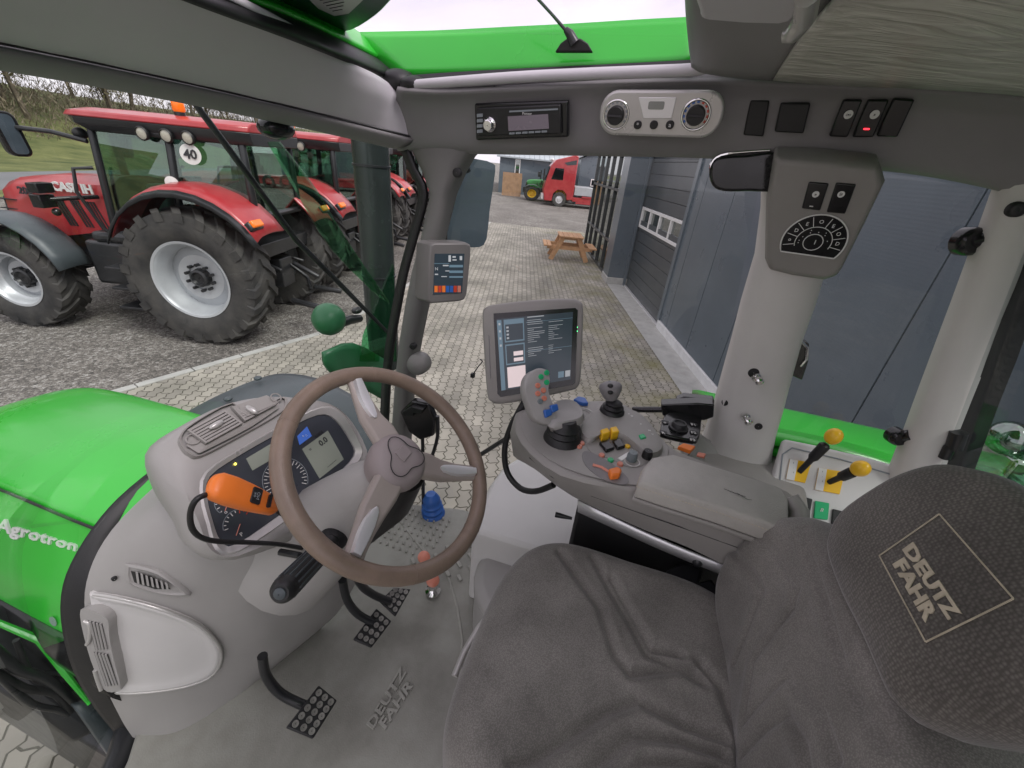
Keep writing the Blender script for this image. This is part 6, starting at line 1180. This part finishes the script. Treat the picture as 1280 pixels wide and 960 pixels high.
mb = MB(); mb.tube([om_(608, 414, -.003), om_(611, 420, .002), om_(612, 445, .002), om_(613, 472, .002), om_(611, 480, -.003)], .0014, 5); mb.build('housing_groove', trimd, mh)
mb = MB(); mb.tube([mc - MN*.05, V((mc.x-.0, mc.y-.02, EYE-.56)), PX(655, 530, .98)], [.016, .015, .016], 10); mb.build('mount_arm', satin, MT, smooth=50)
mb = MB(); mb.tube([om_(655, 500, -.02), om_(648, 512, -.02), om_(640, 528, -.03)], .005, 8); mb.build('monitor_cable', black, MT, smooth=50)
# ---- small display on the corner pillar
PO = PX(558, 340, 1.04); PN = V((-.70, -.70, .15)).normalized()
def op(x, y, l=0): return PP(x, y, PO, PN) + PN*l
PDp = thing('pillar_display', 'small portrait display in a grey case fixed to the front corner pillar', 'display', PO)
r_ = [op(x, y) for x, y in ((537, 306), (542, 303), (583, 303), (589, 306), (589, 318), (584, 368), (581, 375), (575, 377), (538, 380), (534, 376), (535, 340))]; mc2 = sum(r_, V((0, 0, 0)))/len(r_)
bkv = V((.012, .05, -.0)); mb = MB(); mb.loft([[p + (mc2-p)*.06 + bkv for p in r_], [p + bkv*.8 for p in r_], [p + bkv*.08 for p in r_], [p + (mc2-p)*.05 + PN*.002 for p in r_]]); mb.build('case', mat('dark_grey_case', (.13, .126, .12), .45, var=.06), PDp, smooth=30, bevel=.002)
mb = MB(); mb.prism([op(x, y, .002) for x, y in ((543, 317), (580, 317), (577, 366), (541, 368))], PN*.0015); mb.build('screen', sm, PDp)
mb = MB()
def pq(x0, y0, x1, y1, m_, l=.004): mb.use(m_); mb.prism([op(x0, y0, l), op(x1, y0, l), op(x1, y1, l), op(x0, y1, l)], PN*.0004)
for i, c_ in enumerate((orange, redlens, orange, blue, blue, redlens, salmon)): pq(542.5+i*4.8, 357, 546.5+i*4.8, 365, c_)
for x0, y0, x1, y1 in ((560, 319, 563, 327), (565, 320, 569, 322), (565, 324, 570, 325.5), (574, 320, 577, 325), (553, 331, 560, 332.5), (556, 338, 561, 339), (551, 345, 558, 346), (543, 342, 547, 343.5)): pq(x0, y0, x1, y1, sw_)
pq(542, 329, 561, 329.6, ss); pq(561, 331, 578, 334, ss); pq(561, 338, 578, 341, ss); pq(561, 345, 578, 347, ss)
text_into(mb, 'N', op(545, 336, .0045), V((.7, -.7, 0)), V((0, 0, 1)), .012, sw_, .0002); mb.build('screen_content', None, PDp, smooth=0)
mb = MB(); mb.tube([mc2 + bkv, mc2 + bkv + V((.05, .03, 0))], .02, 10); mb.build('bracket', satin, PDp)
# =============================== DRIVER SEAT ====================================
ST = thing('driver_seat', 'dark grey cloth driver seat with stitched headrest lettering and moulded grooves', 'seat', V((.49, -.1, ZF)))
def segd(p, a, b):
    ab = b-a; t = max(0, min(1, (p-a).dot(ab)/max(1e-9, ab.dot(ab)))); return (p - a - ab*t).length
ZS = -.815
gro = [[(700, 693), (752, 757), (772, 815), (790, 838), (850, 832), (880, 850)], [(742, 700), (790, 774), (812, 815), (870, 838)], [(764, 722), (800, 780), (815, 808), (850, 815)], [(640, 958), (668, 950), (757, 887), (799, 872), (860, 905), (908, 922)], [(725, 970), (745, 958), (793, 915), (850, 922), (905, 942)], [(790, 970), (810, 948), (850, 950), (900, 962)], [(878, 828), (905, 860), (925, 915), (930, 960)]]
GR = [[V((p.x, p.y)) for p in (PZ(x, y, ZS) for x, y in g)] for g in gro]
def groove(p, GRL, w=.010): 
    d = min(segd(p, a, b) for g in GRL for a, b in zip(g, g[1:])); return exp(-(d/w)**2)
x0, x1, y0, y1 = .215, .765, -.42, .150
NU, NV = 150, 150; mb = MB(); vs_ = []
for j in range(NV+1):
    for i in range(NU+1):
        s, t = i/NU*2-1, j/NV*2-1          # s across, t -1 rear .. 1 front
        # superellipse mapping for rounded corners
        xx = s; yy = t; k = max(abs(s), abs(t)); 
        cx_, cy_ = .49, -.13; hw = .272; hh = .290
        n_ = (abs(s)**4.2 + abs(t)**4.2)**(1/4.2); f = k/n_ if n_ > 1e-6 else 1
        sx, ty_ = s*f, t*f
        X = cx_ + sx*hw; Y = cy_ + ty_*hh - .03*max(0, sx)**2*(ty_ > 0)*ty_
        e = k; drop = 0
        if e > .80: q = (e-.80)/.20; drop = .085*(1 - sqrt(max(0, 1-q*q)))
        h = ZS + .028*abs(sx)**3 - .012*(ty_ < 0)*ty_*0 - .010*(1-abs(ty_)) + .0
        h += -.0160*groove(V((X, Y)), GR, .0115) + .006*groove(V((X+.012, Y+.008)), GR, .018)
        vs_.append(V((X, Y, EYE + h - drop)))
mb.add(vs_, [(j*(NU+1)+i, j*(NU+1)+i+1, (j+1)*(NU+1)+i+1, (j+1)*(NU+1)+i) for j in range(NV) for i in range(NU)])
# skirt
edge = [i for i in range(NU+1)] + [(j)*(NU+1)+NU for j in range(1, NV+1)] + [NV*(NU+1)+i for i in range(NU-1, -1, -1)] + [j*(NU+1) for j in range(NV-1, 0, -1)]
c0_ = V((.49, -.14, 0)); o_ = len(mb.v); m_e = len(edge)
for z_, k_ in ((-.05, .0), (-.10, .03)):
    mb.v += [V((mb.v[i].x + (c0_.x-mb.v[i].x)*k_, mb.v[i].y + (c0_.y-mb.v[i].y)*k_, mb.v[i].z + z_)) for i in edge]
for a in range(m_e):
    b = (a+1) % m_e; mb.f += [(edge[a], edge[b], o_+b, o_+a), (o_+a, o_+b, o_+m_e+b, o_+m_e+a)]; mb.m += [0, 0]
mb.build('cushion', seatf, ST, smooth=80)
mb = MB(); mb.prism(rrect(V((.49, -.14, EYE-1.04)), V((1, 0, 0)), V((0, 1, 0)), .44, .46, .06), (0, 0, .10)); mb.prism(rrect(V((.49, -.14, ZF)), V((1, 0, 0)), V((0, 1, 0)), .36, .40, .05), (0, 0, .30)); mb.build('seat_base', satin, ST, bevel=.01)
mb = MB(); mb.tube([PZ(612, 768, -.92), PZ(598, 785, -.93), PZ(580, 815, -.94), PZ(568, 845, -.95)], .007, 8); mb.build('adjust_bar', silver, ST, smooth=50); mb = MB(); mb.prism([PZ(x, y, -.90) for x, y in ((622, 752), (628, 760), (600, 800), (585, 815), (600, 780))], (0, 0, -.03)); mb.build('side_trim', trimw, ST, bevel=.003)
# backrest: leaning shell
BO = V((.49, -.325, EYE-.86)); BU = V((0, -.20, .98)).normalized(); BNn = V((0, .98, .20)).normalized()
def bk(px, py): p = PP(px, py, BO, BNn) - BO; return V((p.x, p.dot(BU)))
gb = [[(960, 668), (985, 700), (1005, 740), (1000, 765), (950, 830), (935, 900)], [(930, 690), (955, 720), (965, 745), (945, 790), (925, 830)], [(935, 905), (960, 880), (995, 850), (1040, 900), (1065, 960)], [(935, 945), (970, 915), (995, 900), (1020, 940), (1030, 975)], [(1010, 665), (1030, 730), (1065, 850), (1120, 940)]]
GB = [[bk(x, y) for x, y in g] for g in gb]
mb = MB(); vs_ = []; NU, NV = 130, 110; BH = .375
for j in range(NV+1):
    for i in range(NU+1):
        s, t = i/NU*2-1, j/NV*2-1; k = max(abs(s), abs(t)); n_ = (abs(s)**3.6+abs(t)**3.6)**(1/3.6); f = k/n_ if n_ > 1e-6 else 1; sx, ty_ = s*f, t*f
        tt_ = (ty_+1)/2; hw = .285 - .02*max(0, tt_-.45)
        a, b = sx*hw, tt_*BH; e = k; drop = 0
        if e > .8: q = (e-.8)/.2; drop = .09*(1-sqrt(max(0, 1-q*q)))
        h = .050*abs(sx)**2.5*(1-.4*tt_) + .012*sin(tt_*pi) - .0075*groove(V((a, b)), GB, .0075) + .005*groove(V((a+.010, b+.010)), GB, .018)
        vs_.append(BO + V((a, 0, 0)) + BU*b + BNn*(h-drop))
mb.add(vs_, [(j*(NU+1)+i, j*(NU+1)+i+1, (j+1)*(NU+1)+i+1, (j+1)*(NU+1)+i) for j in range(NV) for i in range(NU)])
o_ = len(mb.v); cB = BO + BU*BH/2
edge = [i for i in range(NU+1)] + [(j)*(NU+1)+NU for j in range(1, NV+1)] + [NV*(NU+1)+i for i in range(NU-1, -1, -1)] + [j*(NU+1) for j in range(NV-1, 0, -1)]; m_e = len(edge)
for z_ in (.05,): mb.v += [mb.v[i] - BNn*z_ for i in edge]
for a in range(m_e): b = (a+1) % m_e; mb.f.append((edge[a], edge[b], o_+b, o_+a)); mb.m.append(0)
mb.build('backrest', seatf, ST, smooth=80)
# headrest panel
HO = V((.5, -.365, EYE-.5)); HN = V((0, .95, .31)).normalized(); HUv = V((0, -.31, .95)).normalized()
def oh(x, y, l=0): return PP(x, y, HO, HN) + HN*l
hr = [(1033, 692), (1034, 668), (1048, 640), (1085, 612), (1125, 590), (1170, 578), (1215, 583), (1262, 602), (1330, 650), (1420, 740), (1470, 840), (1440, 915), (1360, 925), (1290, 915), (1200, 905), (1148, 897), (1117, 880), (1100, 850), (1077, 795), (1050, 740)]
r_ = S3([oh(x, y) for x, y in hr]); hcn = sum(r_, V((0, 0, 0)))/len(r_)
mb = MB(); mb.loft([[p + (hcn-p)*.1 - HN*.075 for p in r_], [p + (hcn-p)*.01 - HN*.05 for p in r_], [p + (p-hcn)*.02 - HN*.02 for p in r_], [p + (hcn-p)*.02 for p in r_], [p + (hcn-p)*.12 + HN*.012 for p in r_], [p + (hcn-p)*.45 + HN*.022 for p in r_], [p + (hcn-p)*.8 + HN*.025 for p in r_]]); HSR = Surf(mb); hrs = mb.build('headrest', seatb, ST, smooth=80)
fa, fb, fc, fd = oh(1175, 643, .020), oh(1268, 749, .020), oh(1158, 803, .020), oh(1100, 695, .020); mb = MB(); tx = ((fb-fa)+(fc-fd)).normalized(); ty2 = ((fa-fd)+(fb-fc)).normalized()
def dash(a, b):
    n_ = 48
    for i in range(n_): A_ = V(a).lerp(V(b), (i+.12)/n_); B_ = V(a).lerp(V(b), (i+.82)/n_); mb.tube([HSR(A_.x, A_.y, .001), HSR(B_.x, B_.y, .001)], .0011, 4)
def dash_old(a, b):
    L = (b-a).length; k = int(L/.0065)
    for i in range(k): mb.tube([a+(b-a)*((i+.15)/k)+HN*.006, a+(b-a)*((i+.8)/k)+HN*.006], .0011, 4)
fp = [(1175, 643, 0), (1268, 749, 0), (1158, 803, 0), (1100, 695, 0)]
for a, b in zip(fp, fp[1:] + fp[:1]): dash(a, b)
mb.build('stitched_frame', logo_m, hrs)
mb = MB(); L1, L2 = oh(1133, 683, .024), oh(1193, 765, .024); M1, M2 = oh(1122, 705, .024), oh(1170, 772, .024)
text_quad(mb, 'DEUTZ', (1143, 678), (1204, 768), (1187, 777), (1129, 688), HSR, .0006, .0018, logo_m, .045); text_quad(mb, 'FAHR', (1132, 697), (1175, 769), (1158, 779), (1117, 706), HSR, .0006, .0018, logo_m, .045)
mb.build('stitched_lettering', None, hrs, smooth=0)
EXPOSURE = .88
# =============================== CAMERA, LIGHT, SKY ====================================
cd = bpy.data.cameras.new('camera'); cam = bpy.data.objects.new('camera', cd); COL.objects.link(cam); S.camera = cam
cd.sensor_width = 36; cd.lens = 36*FP/1280; cd.clip_start = .02; cd.clip_end = 2000
Mx = Matrix((RX, -DX, -AX)).transposed().to_4x4(); Mx.translation = CAMP; cam.matrix_world = Mx
w = bpy.data.worlds.new('World'); S.world = w; w.use_nodes = True; nt = w.node_tree; N = nt.nodes; L = nt.links; bg = N['Background']
SUN_E, SUN_A = radians(52), radians(200)
sky = N.new('ShaderNodeTexSky'); sky.sky_type = 'NISHITA'; sky.sun_disc = False; sky.sun_elevation = SUN_E; sky.sun_rotation = SUN_A; sky.dust_density = 3
tc = N.new('ShaderNodeTexCoord'); nz = N.new('ShaderNodeTexNoise'); nz.inputs['Scale'].default_value = 2.2; nz.inputs['Detail'].default_value = 6; nz.inputs['Distortion'].default_value = .6
mp = N.new('ShaderNodeMapping'); mp.inputs['Scale'].default_value = (1, 1, 2.6); L.new(tc.outputs['Generated'], mp.inputs[0]); L.new(mp.outputs[0], nz.inputs['Vector'])
cr = N.new('ShaderNodeValToRGB'); cr.color_ramp.elements[0].position = .36; cr.color_ramp.elements[0].color = (5.9, 5.35, 6.0, 1); cr.color_ramp.elements[1].position = .66; cr.color_ramp.elements[1].color = (8.0, 7.5, 8.0, 1); L.new(nz.outputs['Fac'], cr.inputs['Fac'])
mx = N.new('ShaderNodeMixRGB'); mx.inputs[0].default_value = .93; L.new(sky.outputs[0], mx.inputs[1]); L.new(cr.outputs[0], mx.inputs[2]); L.new(mx.outputs[0], bg.inputs[0]); bg.inputs[1].default_value = .10
sd = bpy.data.lights.new('sun', 'SUN'); so = bpy.data.objects.new('sun', sd); COL.objects.link(so); sd.energy = 1.3; sd.angle = radians(25); sd.color = (1, .97, .93)
a = SUN_A; dirv = V((sin(a)*cos(SUN_E), cos(a)*cos(SUN_E), sin(SUN_E)))
so.rotation_euler = dirv.to_track_quat('Z', 'Y').to_euler()
vs = S.view_settings; vs.view_transform = 'Standard'; vs.look = 'None'; vs.gamma = 1; vs.use_curve_mapping = False; vs.exposure = EXPOSURE
S.cycles.transparent_max_bounces = 24; S.cycles.max_bounces = 10; S.cycles.diffuse_bounces = 5; S.cycles.glossy_bounces = 4
try: S.cycles.use_denoising = True
except Exception: pass
